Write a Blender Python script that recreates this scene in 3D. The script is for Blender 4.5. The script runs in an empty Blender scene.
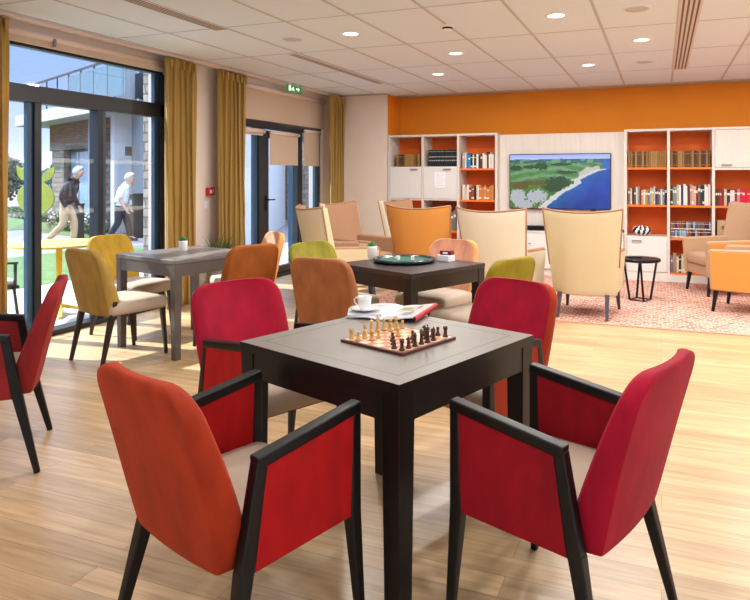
import bpy, bmesh, math, random
from mathutils import Vector, Matrix, noise
R = math.radians
PI = math.pi
random.seed(7)
scene = bpy.context.scene
COL = scene.collection

# ------------------------------------------------------------------ helpers
class MB:
    """collects geometry, builds ONE mesh object"""
    def __init__(s):
        s.v = []; s.f = []; s.m = []
    def add(s, vs, fs, mi=0):
        o = len(s.v)
        s.v += [tuple(x) for x in vs]
        for f in fs:
            s.f.append(tuple(i + o for i in f)); s.m.append(mi)
        return s
    def box(s, x0, x1, y0, y1, z0, z1, mi=0):
        vs = [(x, y, z) for z in (z0, z1) for y in (y0, y1) for x in (x0, x1)]
        return s.add(vs, [(0,2,3,1),(4,5,7,6),(0,1,5,4),(2,6,7,3),(0,4,6,2),(1,3,7,5)], mi)
    def bar(s, a, b, wa, wb=None, mi=0, up=(0,0,1)):
        """rectangular bar from a to b; wa, wb = (side, other) full sizes at both ends"""
        a = Vector(a); b = Vector(b); wb = wb or wa
        d = (b - a).normalized(); u = Vector(up)
        if abs(d.dot(u)) > .95: u = Vector((0, 1, 0))
        sx = d.cross(u).normalized(); sy = sx.cross(d).normalized()
        vs = []
        for p, w in ((a, wa), (b, wb)):
            for i, j in ((-1,-1),(1,-1),(1,1),(-1,1)):
                vs.append(p + sx * (i * w[0] / 2) + sy * (j * w[1] / 2))
        return s.add(vs, [(0,3,2,1),(4,5,6,7),(0,1,5,4),(1,2,6,5),(2,3,7,6),(3,0,4,7)], mi)
    def rings(s, rs, mi=0, cap=True, closed=True):
        o = len(s.v); n = len(rs[0])
        for r in rs: s.v += [tuple(p) for p in r]
        for k in range(len(rs) - 1):
            for i in range(n if closed else n - 1):
                j = (i + 1) % n
                s.f.append((o+k*n+i, o+k*n+j, o+(k+1)*n+j, o+(k+1)*n+i)); s.m.append(mi)
        if cap:
            s.f.append(tuple(o + i for i in range(n))[::-1]); s.m.append(mi)
            e = o + (len(rs) - 1) * n
            s.f.append(tuple(e + i for i in range(n))); s.m.append(mi)
        return s
    def lathe(s, prof, n=20, c=(0,0,0), mi=0, cap=True):
        rs = [[(c[0] + r*math.cos(2*PI*i/n), c[1] + r*math.sin(2*PI*i/n), c[2] + z) for i in range(n)] for r, z in prof]
        return s.rings(rs, mi, cap)
    def tube(s, pts, r, n=8, mi=0):
        rs = []
        for k, p in enumerate(pts):
            p = Vector(p); a = Vector(pts[max(k-1, 0)]); b = Vector(pts[min(k+1, len(pts)-1)])
            d = (b - a).normalized(); u = Vector((0,0,1)) if abs(d.z) < .9 else Vector((0,1,0))
            sx = d.cross(u).normalized(); sy = sx.cross(d)
            rr = r[k] if isinstance(r, (list, tuple)) else r
            rs.append([p + sx*(rr*math.cos(2*PI*i/n)) + sy*(rr*math.sin(2*PI*i/n)) for i in range(n)])
        return s.rings(rs, mi)
    def prism(s, poly, fn, t0, t1, mi=0):
        """polygon (list of 2D) extruded; fn(p, t) -> 3D"""
        n = len(poly)
        vs = [fn(p, t0) for p in poly] + [fn(p, t1) for p in poly]
        fs = [tuple(range(n))[::-1], tuple(range(n, 2*n))] + [(i, (i+1) % n, n + (i+1) % n, n + i) for i in range(n)]
        return s.add(vs, fs, mi)
    def build(s, name, mats, parent=None, smooth=False, bevel=0, seg=2, loc=None, fixn=True):
        me = bpy.data.meshes.new(name); me.from_pydata(s.v, [], s.f)
        if not isinstance(mats, (list, tuple)): mats = [mats]
        for m in mats: me.materials.append(m)
        for p, mi in zip(me.polygons, s.m): p.material_index = mi
        if fixn:
            bm = bmesh.new(); bm.from_mesh(me); bmesh.ops.recalc_face_normals(bm, faces=bm.faces); bm.to_mesh(me); bm.free()
        if smooth:
            for p in me.polygons: p.use_smooth = True
        me.update()
        o = bpy.data.objects.new(name, me); COL.objects.link(o)
        if parent is not None: o.parent = parent
        if loc is not None: o.location = loc
        if bevel:
            b = o.modifiers.new('bevel', 'BEVEL'); b.width = bevel; b.segments = seg; b.limit_method = 'ANGLE'; b.angle_limit = R(40)
            if not smooth:
                for p in me.polygons: p.use_smooth = True
                w = o.modifiers.new('wn', 'WEIGHTED_NORMAL'); w.keep_sharp = False
        return o

def tag(o, label, cat, group=None, kind=None):
    if label: o['label'] = label
    if cat: o['category'] = cat
    if group: o['group'] = group
    if kind: o['kind'] = kind
    return o
def thing(name, label, cat, loc=(0,0,0), rotz=0, group=None):
    o = bpy.data.objects.new(name, None); COL.objects.link(o)
    o.empty_display_size = .1
    o.location = loc; o.rotation_euler = (0, 0, rotz)
    return tag(o, label, cat, group)
def struct(name, mb, mat, parent=None, **k):
    o = mb.build(name, mat, parent, **k)
    if parent is None: o['kind'] = 'structure'
    return o
def copy_tree(o, parent=None):
    c = o.copy(); COL.objects.link(c)
    if parent is not None: c.parent = parent
    for ch in o.children: copy_tree(ch, c)
    return c

# ------------------------------------------------------------------ materials
def srgb(h):
    h = h.lstrip('#'); c = [int(h[i:i+2], 16) / 255 for i in (0, 2, 4)]
    return tuple((x / 12.92 if x <= .04045 else ((x + .055) / 1.055) ** 2.4) for x in c) + (1,)
def mat(name, col, rough=.5, metal=0, spec=.5, sheen=0, noise_amt=0, noise_scale=20, bump=0, bump_scale=200, emit=None, emit_s=0, coat=0, stretch=None, trans=0):
    m = bpy.data.materials.new(name); m.use_nodes = True
    nt = m.node_tree; b = nt.nodes['Principled BSDF']
    c = srgb(col) if isinstance(col, str) else col
    b.inputs['Base Color'].default_value = c
    b.inputs['Roughness'].default_value = rough; b.inputs['Metallic'].default_value = metal
    b.inputs['Specular IOR Level'].default_value = spec
    if sheen:
        b.inputs['Sheen Weight'].default_value = sheen; b.inputs['Sheen Roughness'].default_value = .4
        b.inputs['Sheen Tint'].default_value = tuple(min(1, x*1.5+.15) for x in c[:3]) + (1,)
    if coat: b.inputs['Coat Weight'].default_value = coat; b.inputs['Coat Roughness'].default_value = .15
    if trans: b.inputs['Transmission Weight'].default_value = trans
    if emit: b.inputs['Emission Color'].default_value = srgb(emit); b.inputs['Emission Strength'].default_value = emit_s
    tc = None
    if noise_amt or bump:
        tc = nt.nodes.new('ShaderNodeTexCoord'); mp = nt.nodes.new('ShaderNodeMapping')
        nt.links.new(tc.outputs['Object'], mp.inputs['Vector'])
        if stretch: mp.inputs['Scale'].default_value = stretch
    if noise_amt:
        n = nt.nodes.new('ShaderNodeTexNoise'); n.inputs['Scale'].default_value = noise_scale; n.inputs['Detail'].default_value = 5
        nt.links.new(mp.outputs['Vector'], n.inputs['Vector'])
        r = nt.nodes.new('ShaderNodeMapRange'); r.inputs[1].default_value = .3; r.inputs[2].default_value = .7
        r.inputs[3].default_value = 1 - noise_amt; r.inputs[4].default_value = 1 + noise_amt
        nt.links.new(n.outputs['Fac'], r.inputs[0])
        mx = nt.nodes.new('ShaderNodeVectorMath'); mx.operation = 'SCALE'; mx.inputs[0].default_value = c[:3]
        nt.links.new(r.outputs[0], mx.inputs['Scale']); nt.links.new(mx.outputs[0], b.inputs['Base Color'])
    if bump:
        n2 = nt.nodes.new('ShaderNodeTexNoise'); n2.inputs['Scale'].default_value = bump_scale; n2.inputs['Detail'].default_value = 3
        nt.links.new(mp.outputs['Vector'], n2.inputs['Vector'])
        bp = nt.nodes.new('ShaderNodeBump'); bp.inputs['Strength'].default_value = bump; bp.inputs['Distance'].default_value = .01
        nt.links.new(n2.outputs['Fac'], bp.inputs['Height']); nt.links.new(bp.outputs['Normal'], b.inputs['Normal'])
    return m
def velvet(name, col):
    return mat(name, col, rough=.75, spec=.25, sheen=.12, noise_amt=.2, noise_scale=13, bump=.15, bump_scale=300, stretch=(1,1,.4))

def floor_mat():
    m = bpy.data.materials.new('oak_planks'); m.use_nodes = True
    nt = m.node_tree; N = nt.nodes.new; L = nt.links.new; b = nt.nodes['Principled BSDF']
    tc = N('ShaderNodeTexCoord')
    br = N('ShaderNodeTexBrick'); br.offset = .37; br.offset_frequency = 2
    br.inputs['Scale'].default_value = 1; br.inputs['Brick Width'].default_value = 1.35; br.inputs['Row Height'].default_value = .115
    br.inputs['Mortar Size'].default_value = .0012; br.inputs['Mortar Smooth'].default_value = .3; br.inputs['Bias'].default_value = 0
    br.inputs['Color1'].default_value = (0,0,0,1); br.inputs['Color2'].default_value = (1,1,1,1); br.inputs['Mortar'].default_value = (.5,.5,.5,1)
    L(tc.outputs['Object'], br.inputs['Vector'])
    mp = N('ShaderNodeMapping'); mp.inputs['Scale'].default_value = (1.6, 22, 1); L(tc.outputs['Object'], mp.inputs['Vector'])
    # shift the grain per plank
    sc = N('ShaderNodeVectorMath'); sc.operation = 'SCALE'; sc.inputs['Scale'].default_value = 37; L(br.outputs['Color'], sc.inputs[0])
    ad = N('ShaderNodeVectorMath'); ad.operation = 'ADD'; L(mp.outputs['Vector'], ad.inputs[0]); L(sc.outputs[0], ad.inputs[1])
    no = N('ShaderNodeTexNoise'); no.inputs['Scale'].default_value = 1.3; no.inputs['Detail'].default_value = 6; no.inputs['Roughness'].default_value = .6; no.inputs['Distortion'].default_value = .6
    L(ad.outputs[0], no.inputs['Vector'])
    cr = N('ShaderNodeValToRGB'); e = cr.color_ramp.elements
    e[0].position = .3; e[0].color = srgb('#b89468'); e[1].position = .72; e[1].color = srgb('#dfc194')
    L(no.outputs['Fac'], cr.inputs['Fac'])
    mr = N('ShaderNodeMapRange'); mr.inputs[3].default_value = .8; mr.inputs[4].default_value = 1.14; L(br.outputs['Color'], mr.inputs[0])
    m1 = N('ShaderNodeVectorMath'); m1.operation = 'SCALE'; L(cr.outputs['Color'], m1.inputs[0]); L(mr.outputs[0], m1.inputs['Scale'])
    mm = N('ShaderNodeMixRGB'); mm.inputs['Color2'].default_value = srgb('#9c6f45'); L(br.outputs['Fac'], mm.inputs['Fac']); L(m1.outputs[0], mm.inputs['Color1'])
    L(mm.outputs[0], b.inputs['Base Color'])
    b.inputs['Roughness'].default_value = .34; b.inputs['Specular IOR Level'].default_value = .5; b.inputs['Coat Weight'].default_value = .35; b.inputs['Coat Roughness'].default_value = .32
    bp = N('ShaderNodeBump'); bp.inputs['Strength'].default_value = .08; bp.inputs['Distance'].default_value = .003
    L(no.outputs['Fac'], bp.inputs['Height']); L(bp.outputs['Normal'], b.inputs['Normal'])
    return m
def rug_mat():
    m = bpy.data.materials.new('rug_weave'); m.use_nodes = True
    nt = m.node_tree; N = nt.nodes.new; L = nt.links.new; b = nt.nodes['Principled BSDF']
    tc = N('ShaderNodeTexCoord')
    br = N('ShaderNodeTexBrick'); br.offset = .5
    br.inputs['Scale'].default_value = 1; br.inputs['Brick Width'].default_value = .075; br.inputs['Row Height'].default_value = .06
    br.inputs['Mortar Size'].default_value = .008; br.inputs['Mortar Smooth'].default_value = .3
    br.inputs['Color1'].default_value = srgb('#9c4a38'); br.inputs['Color2'].default_value = srgb('#cf937a'); br.inputs['Mortar'].default_value = srgb('#dcc3b4')
    dn = N('ShaderNodeTexNoise'); dn.inputs['Scale'].default_value = 9; L(tc.outputs['Object'], dn.inputs['Vector'])
    ds = N('ShaderNodeVectorMath'); ds.operation = 'SCALE'; ds.inputs['Scale'].default_value = .07; L(dn.outputs['Color'], ds.inputs[0])
    da = N('ShaderNodeVectorMath'); da.operation = 'ADD'; L(tc.outputs['Object'], da.inputs[0]); L(ds.outputs[0], da.inputs[1])
    L(da.outputs[0], br.inputs['Vector'])
    no = N('ShaderNodeTexNoise'); no.inputs['Scale'].default_value = 28; no.inputs['Detail'].default_value = 4; L(tc.outputs['Object'], no.inputs['Vector'])
    cr = N('ShaderNodeValToRGB'); e = cr.color_ramp.elements; e[0].position = .42; e[0].color = (0,0,0,1); e[1].position = .6; e[1].color = (1,1,1,1); L(no.outputs['Fac'], cr.inputs['Fac'])
    mx = N('ShaderNodeMixRGB'); mx.inputs['Color2'].default_value = srgb('#d9b9a8'); L(cr.outputs['Color'], mx.inputs['Fac']); L(br.outputs['Color'], mx.inputs['Color1'])
    mx2 = N('ShaderNodeMixRGB'); mx2.inputs['Fac'].default_value = .6; L(mx.outputs[0], mx2.inputs['Color1']); L(br.outputs['Color'], mx2.inputs['Color2'])
    L(mx2.outputs[0], b.inputs['Base Color']); b.inputs['Roughness'].default_value = .95; b.inputs['Specular IOR Level'].default_value = .1
    return m
def stone_mat(name, w=.3, h=.14, c1='#71695f', c2='#8c8479', mo='#5a544c', rot=None, wall_axis='x'):
    m = bpy.data.materials.new(name); m.use_nodes = True
    nt = m.node_tree; N = nt.nodes.new; L = nt.links.new; b = nt.nodes['Principled BSDF']
    tc = N('ShaderNodeTexCoord'); sp = N('ShaderNodeSeparateXYZ'); L(tc.outputs['Object'], sp.inputs[0])
    ad = N('ShaderNodeMath'); ad.operation = 'ADD'; L(sp.outputs['X'], ad.inputs[0]); L(sp.outputs['Y'], ad.inputs[1])
    cb = N('ShaderNodeCombineXYZ'); L(ad.outputs[0], cb.inputs['X']); L(sp.outputs['Z'], cb.inputs['Y'])
    dn = N('ShaderNodeTexNoise'); dn.inputs['Scale'].default_value = 5; L(tc.outputs['Object'], dn.inputs['Vector'])
    ds = N('ShaderNodeVectorMath'); ds.operation = 'SCALE'; ds.inputs['Scale'].default_value = .08; L(dn.outputs['Color'], ds.inputs[0])
    da = N('ShaderNodeVectorMath'); da.operation = 'ADD'; L(cb.outputs[0], da.inputs[0]); L(ds.outputs[0], da.inputs[1])
    br = N('ShaderNodeTexBrick'); br.offset = .43; br.inputs['Scale'].default_value = 1
    br.inputs['Brick Width'].default_value = w; br.inputs['Row Height'].default_value = h; br.inputs['Mortar Size'].default_value = .012
    br.inputs['Color1'].default_value = srgb(c1); br.inputs['Color2'].default_value = srgb(c2); br.inputs['Mortar'].default_value = srgb(mo)
    L(da.outputs[0], br.inputs['Vector'])
    no = N('ShaderNodeTexNoise'); no.inputs['Scale'].default_value = 14; no.inputs['Detail'].default_value = 6; L(tc.outputs['Object'], no.inputs['Vector'])
    mr = N('ShaderNodeMapRange'); mr.inputs[1].default_value = .3; mr.inputs[2].default_value = .7; mr.inputs[3].default_value = .75; mr.inputs[4].default_value = 1.15; L(no.outputs['Fac'], mr.inputs[0])
    sc = N('ShaderNodeVectorMath'); sc.operation = 'SCALE'; L(br.outputs['Color'], sc.inputs[0]); L(mr.outputs[0], sc.inputs['Scale'])
    L(sc.outputs[0], b.inputs['Base Color']); b.inputs['Roughness'].default_value = .9
    bp = N('ShaderNodeBump'); bp.inputs['Strength'].default_value = .8; bp.inputs['Distance'].default_value = .02; bp.invert = True
    L(br.outputs['Fac'], bp.inputs['Height']); L(bp.outputs['Normal'], b.inputs['Normal'])
    return m
def glass_mat(name='pane_glass', tint=(.96,.98,1,1), refl=.07):
    m = bpy.data.materials.new(name); m.use_nodes = True
    nt = m.node_tree; nt.nodes.clear(); N = nt.nodes.new; L = nt.links.new
    o = N('ShaderNodeOutputMaterial'); t = N('ShaderNodeBsdfTransparent'); t.inputs['Color'].default_value = tint
    g = N('ShaderNodeBsdfGlossy'); g.inputs['Roughness'].default_value = .02
    mx = N('ShaderNodeMixShader'); mx.inputs['Fac'].default_value = refl
    L(t.outputs[0], mx.inputs[1]); L(g.outputs[0], mx.inputs[2]); L(mx.outputs[0], o.inputs['Surface'])
    return m
def curtain_mat():
    m = bpy.data.materials.new('gold_curtain'); m.use_nodes = True
    nt = m.node_tree; N = nt.nodes.new; L = nt.links.new; b = nt.nodes['Principled BSDF']; o = nt.nodes['Material Output']
    tc = N('ShaderNodeTexCoord'); mp = N('ShaderNodeMapping'); mp.inputs['Scale'].default_value = (60, 60, 400); L(tc.outputs['Object'], mp.inputs['Vector'])
    no = N('ShaderNodeTexNoise'); no.inputs['Scale'].default_value = 1; no.inputs['Detail'].default_value = 2; L(mp.outputs['Vector'], no.inputs['Vector'])
    mx = N('ShaderNodeMixRGB'); mx.inputs['Color1'].default_value = srgb('#b08a3e'); mx.inputs['Color2'].default_value = srgb('#cfae62'); L(no.outputs['Fac'], mx.inputs['Fac'])
    L(mx.outputs[0], b.inputs['Base Color']); b.inputs['Roughness'].default_value = .8; b.inputs['Sheen Weight'].default_value = .2
    t = N('ShaderNodeBsdfTranslucent'); t.inputs['Color'].default_value = srgb('#d8b050')
    ms = N('ShaderNodeMixShader'); ms.inputs['Fac'].default_value = .28
    L(b.outputs[0], ms.inputs[1]); L(t.outputs[0], ms.inputs[2]); L(ms.outputs[0], o.inputs['Surface'])
    return m
def attr_emit_mat():
    m = bpy.data.materials.new('screen_picture'); m.use_nodes = True
    nt = m.node_tree; b = nt.nodes['Principled BSDF']; a = nt.nodes.new('ShaderNodeAttribute'); a.attribute_name = 'Col'
    nt.links.new(a.outputs['Color'], b.inputs['Emission Color']); b.inputs['Emission Strength'].default_value = .95
    b.inputs['Base Color'].default_value = (.01,.01,.012,1); b.inputs['Roughness'].default_value = .25
    return m

M = dict(
    wall=mat('beige_plaster', '#e6d8cb', .85, noise_amt=.015, noise_scale=6),
    whitewall=mat('white_plaster', '#eee8e0', .85),
    orange=mat('orange_paint', '#e2870f', .75, noise_amt=.03, noise_scale=2),
    ceil=mat('ceiling_tile', '#dfe9f5', .9, noise_amt=.02, noise_scale=120),
    grid=mat('ceiling_grid', '#bdbab8', .6),
    edge=mat('ceiling_edge', '#b8ada3', .7),
    floor=floor_mat(), rug=rug_mat(), rugedge=mat('rug_binding', '#d8a890', .9),
    dark=mat('espresso_wood', '#1c120e', .38, noise_amt=.2, noise_scale=8, stretch=(1,1,6)),
    black=mat('black_wood', '#0d0a09', .42, spec=.35),
    taupe=mat('taupe_laminate', '#7b746b', .42, noise_amt=.04, noise_scale=14),
    groove=mat('groove_brown', '#4a4038', .6),
    darktop=mat('dark_table_top', '#33292a', .28, noise_amt=.15, noise_scale=8),
    sheentop=mat('window_sheen_top', '#6c6866', .3, noise_amt=.1, noise_scale=5, stretch=(1,9,1)),  # dark wood; the window's reflection is greyed into the base colour
    sheenside=mat('window_sheen_side', '#5a5350', .42, noise_amt=.12, noise_scale=8),  # legs and apron of that table, window light put into the colour
    seat=mat('beige_seat_fabric', '#b8a794', .75, spec=.3, noise_amt=.04, noise_scale=120),
    crimson=velvet('crimson_velvet', '#a00228'), crimsonD=velvet('deep_crimson_velvet', '#8e0618'),
    brick=velvet('orange_red_velvet', '#a43212'), redpanel=velvet('scarlet_velvet', '#aa0c10'),
    dullred=velvet('brick_red_velvet', '#8c2222'),
    gold=velvet('gold_velvet', '#b8922c'), khaki=velvet('khaki_gold_velvet', '#a98a44'), mustard=velvet('mustard_velvet', '#a8830f'),
    amber=velvet('amber_velvet', '#9c5520'), ambers=velvet('amber_side_velvet', '#c9803c'),
    copper=velvet('copper_velvet', '#a3663c'), peach=velvet('peach_velvet', '#cf9070'), peachs=velvet('peach_side_velvet', '#d99a5a'),
    olive=velvet('olive_velvet', '#8c7d1c'), lime=velvet('lime_velvet', '#8d8428'),
    cream=mat('cream_linen', '#d3c5a0', .85, spec=.2, noise_amt=.06, noise_scale=160),
    ivory=mat('ivory_linen', '#e0d6bf', .85, spec=.2, noise_amt=.05, noise_scale=160),
    apricot=mat('apricot_linen', '#d8944a', .85, spec=.2, noise_amt=.06, noise_scale=160),
    tan=mat('tan_fabric', '#a67f62', .8, spec=.2, noise_amt=.06, noise_scale=120),
    tanL=mat('light_tan_fabric', '#b39274', .8, spec=.2, noise_amt=.06, noise_scale=120),
    slate=mat('slate_leg', '#3c414c', .4),
    palewood=mat('pale_wood', '#d9d2c8', .6, noise_amt=.05, noise_scale=3, stretch=(14,14,1)),
    whitewood=mat('white_wood', '#e2dfdc', .55, noise_amt=.02, noise_scale=3, stretch=(10,10,1)),
    shelf=mat('orange_shelf', '#f07a1c', .6), shelfback=mat('deep_orange_back', '#ea660f', .65),
    steel=mat('brushed_steel', '#8c8c8a', .4, metal=.7), frame=mat('anthracite_frame', '#22262c', .4), frameB=mat('blue_grey_frame', '#35526b', .4),
    blind=mat('beige_blind', '#cbb59f', .85), cass=mat('pinkish_cassette', '#e2cfc4', .5),
    glass=glass_mat(), curtain=curtain_mat(), white=mat('white_plastic', '#efefee', .4), porcelain=mat('white_porcelain', '#f1f0ee', .15, coat=.4),
    coffee=mat('coffee', '#3a2010', .2), metal=mat('dark_metal', '#1c1c20', .35, metal=.6), tvframe=mat('screen_frame', '#0c0e14', .3),
    lampglow=mat('lamp_glow', '#ffffff', .5, emit='#fff6ea', emit_s=6), trimw=mat('white_trim', '#f2f0ee', .5),
    red=mat('alarm_red', '#c8181c', .4), green=mat('exit_green', '#1e8a4c', .5, emit='#1e9a54', emit_s=.35), exitw=mat('exit_white', '#ffffff', .5, emit='#f0fff4', emit_s=.8),
    felt=mat('green_felt', '#255a40', .9), trayrim=mat('tray_rim', '#1d2a36', .2),
    leaf=mat('succulent_green', '#4d8a3a', .5), leaf2=mat('grass_leaf', '#2f5a2c', .6), soil=mat('soil', '#33261c', .9),
    chessL=mat('boxwood', '#d1a860', .35), chessD=mat('rosewood', '#4a2114', .3), sqL=mat('board_light', '#ecc9a8', .35), sqD=mat('board_dark', '#c07a52', .35), boardE=mat('board_edge', '#5a2418', .4),
    paper=mat('magazine_paper', '#cdcfd2', .3), ink=mat('grey_ink', '#9aa0a6', .5), photo1=mat('photo_green', '#8a8a3c', .4), photo2=mat('photo_red', '#a83a2a', .4), photo3=mat('photo_grey', '#8d9099', .4), redcover=mat('magazine_red', '#b3202e', .35),
    zw=mat('vase_white', '#f0ede6', .25), zb=mat('vase_black', '#141212', .25),
    concrete=mat('pale_paving', '#a5a3a2', .8, noise_amt=.04, noise_scale=3), road=mat('grey_paving', '#6c6a70', .9, noise_amt=.08, noise_scale=1.5),
    lawn=mat('lawn_green', '#3f5c2c', .95, noise_amt=.3, noise_scale=6, bump=1, bump_scale=40),
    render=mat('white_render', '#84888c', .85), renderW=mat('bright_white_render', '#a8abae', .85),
    stone=stone_mat('stone_wall'), stoneG=stone_mat('grey_stone_wall', .32, .07, '#55524e', '#6e6a65', '#474542'), stoneN=stone_mat('near_stone_wall', .3, .13, '#7d7265', '#a0978b', '#5f574e'),
    winglass=mat('dark_window_glass', '#6f8ea2', .05, spec=.8), railglass=mat('balcony_glass', '#5f767d', .1, spec=.7),
    yellow=mat('yellow_paint', '#d8b228', .45), lemon=mat('lime_yellow_panel', '#9fa63a', .6),
    hair=mat('white_hair', '#a9a6a3', .8), skin=mat('skin', '#c99a7e', .6), jacket=mat('black_jacket', '#1d1e26', .8), chino=mat('beige_trousers', '#b79c74', .85), shirt=mat('white_shirt', '#e6e8ee', .8), navy=mat('dark_trousers', '#1b2230', .8), shoeb=mat('brown_shoes', '#6a523c', .6),
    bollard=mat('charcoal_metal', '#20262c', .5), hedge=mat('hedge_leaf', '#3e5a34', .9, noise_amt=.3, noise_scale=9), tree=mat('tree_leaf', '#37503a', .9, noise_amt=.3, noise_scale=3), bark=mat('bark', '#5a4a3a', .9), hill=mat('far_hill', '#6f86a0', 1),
    flower=mat('white_flower', '#f2f2f0', .8), slot=mat('diffuser_slot', '#6a5f58', .7), diff=mat('diffuser_face', '#d9d0cb', .5), spk=mat('speaker_grille', '#c4c1c0', .8),
    chairwhite=mat('outdoor_cushion', '#dfe6ee', .8),
)

# ------------------------------------------------------------------ room shell
CH = 2.646                      # ceiling height
XL, XR, YB, YR = -4.9, 4.3, 9.6, -3.6
b = MB(); b.box(XL-.25, XR+.2, YR-.2, YB+.2, -.12, 0); struct('floor', b, M['floor'])
b = MB(); b.box(XL-.25, XR+.2, YR-.2, YB+.2, CH, CH+.15); struct('ceiling', b, M['ceil'])
# left wall with the two glazed openings
W1 = (3.0, 5.47, 0, 2.52); W2 = (6.72, 8.86, 0, 2.5)
b = MB()
for y0, y1, z0, z1 in ((YR, W1[0], 0, CH), (W1[0], W1[1], W1[3], CH), (W1[1], W2[0], 0, CH), (W2[0], W2[1], W2[3], CH), (W2[1], YB+.2, 0, CH)):
    b.box(XL-.25, XL, y0, y1, z0, z1)
struct('wall_left', b, M['wall'])
b = MB(); b.box(XL, -3.915, 9.1, YB+.2, 0, CH); struct('wall_back_left', b, M['wall'])
b = MB(); b.box(-3.915, XR, YB, YB+.2, 0, CH); b.box(-3.915, -3.905, 9.11, YB, 2.02, CH-.012); struct('wall_back', b, M['orange'])
b = MB(); b.box(XR, XR+.2, YR, -2.6, 0, CH); b.box(XR, XR+.2, 4.4, YB+.2, 0, CH); b.box(XR, XR+.2, -2.6, 4.4, 2.4, CH); b.box(XR, XR+.2, -2.6, 4.4, 0, .5); struct('wall_right', b, M['whitewall'])  # opening out of view, added for cool sky fill from the right
b = MB()
b.box(XL, XR, YR-.2, YR, 2.4, CH); b.box(XL, -3.4, YR-.2, YR, 0, 2.4); b.box(3.2, XR, YR-.2, YR, 0, 2.4); b.box(-.3, .3, YR-.2, YR, 0, 2.4)  # unseen openings added to bring daylight fill from behind
struct('wall_rear', b, M['whitewall'])
# ceiling grid (thin T bars) and perimeter angle
b = MB()
k = -2
x = -3.473 - .6*2
while x < XR:
    if x > XL: b.box(x-.011, x+.011, YR, 9.36, CH-.004, CH+.002)
    x += .6
y = 4.56 - 1.2*6
while y < 9.2:
    if y > YR: b.box(XL+.02, XR, y-.005, y+.005, CH-.003, CH+.002)
    y += 1.2
struct('trim_1', b, M['grid'])
b = MB(); b.box(-3.905, XR, 9.36, 9.6, CH-.01, CH+.002); b.box(XL, -3.9, 8.98, 9.1, CH-.01, CH+.002); struct('trim_2', b, M['edge'])
b = MB()
for y0, y1 in ((5.5, 6.7), (8.88, 9.1)): b.box(XL, XL+.012, y0, y1, 0, .07)
struct('baseboard_left', b, M['whitewood'])
b = MB(); b.box(XL+.012, -3.915, 9.088, 9.1, 0, .07); struct('baseboard_back', b, M['whitewood'])

# ---- window_1 : sliding terrace glazing with fanlight
def fbar(mb, y0, y1, z0, z1, x0=-5.03, x1=-4.95, mi=0): mb.box(x0, x1, y0, y1, z0, z1, mi)
w1 = bpy.data.objects.new('window_1', None); COL.objects.link(w1); w1['kind'] = 'structure'
b = MB()
fbar(b, 3.0, 5.47, 2.0, 2.145, -5.04, -4.93); fbar(b, 3.0, 5.47, 2.46, 2.52); fbar(b, 5.41, 5.47, 0, 2.46, -5.04, -4.93); fbar(b, 3.0, 3.06, 0, 2.46)
fbar(b, 3.0, 5.47, 0, .045, -5.05, -4.9)
b.build('window_frame', M['frame'], w1, bevel=.004)
b = MB()
fbar(b, 3.895, 3.945, .045, 2.0, -5.0, -4.955, 1); fbar(b, 3.945, 4.01, .045, 2.0, -5.04, -4.93, 0)
fbar(b, 4.60, 4.665, .045, 2.0, -5.04, -4.93, 0); fbar(b, 4.665, 4.715, .045, 2.0, -5.0, -4.955, 1)
fbar(b, 5.35, 5.41, .045, 2.46, -5.0, -4.955, 1)
b.build('mullion', [M['frame'], M['frameB']], w1, bevel=.003)
for y0, y1, z0, z1 in ((3.06, 3.9, .045, 2.0), (4.01, 4.6, .045, 2.0), (4.715, 5.35, .045, 2.0), (3.06, 5.35, 2.145, 2.46)):
    b = MB(); b.box(-4.987, -4.981, y0, y1, z0, z1); b.build('pane', M['glass'], w1)
STR = bpy.data.materials.new('frosted_stripe'); STR.use_nodes = True
STR.node_tree.nodes['Principled BSDF'].inputs['Alpha'].default_value = .12; STR.node_tree.nodes['Principled BSDF'].inputs['Base Color'].default_value = (.8,.85,.9,1)
for y0, y1 in ((3.06, 3.9), (4.01, 4.6), (4.715, 5.35)):
    for z in (1.52, 1.06): b = MB(); b.box(-4.9805, -4.9795, y0, y1, z-.02, z+.02); b.build('safety_stripe', STR, w1)
# rolled-up blind in its cassette above window 1
t = thing('roller_blind', 'rolled-up blind in a long pinkish cassette above the large left window', 'blind', (-4.86, 4.25, 2.5))
b = MB(); b.tube([(0, -1.2, .05), (0, 1.2, .05)], .032, 14); b.build('cassette', M['cass'], t, smooth=True)
b = MB(); b.box(-.02, .01, -1.19, 1.19, -.03, .022); b.build('valance', M['blind'], t)
for yy in (-.2,): b = MB(); b.box(.02, .04, yy-.01, yy+.01, -.02, .05); b.build('bracket', M['steel'], t)
t = thing('curtain_rail', 'pale curtain rail fixed at the ceiling edge above the windows', 'curtain rail', (-4.74, 6.2, 2.615))
b = MB(); b.box(-.03, .03, -2.95, 2.9, 0, .03); b.build('rail', M['cass'], t, bevel=.004)

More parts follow.
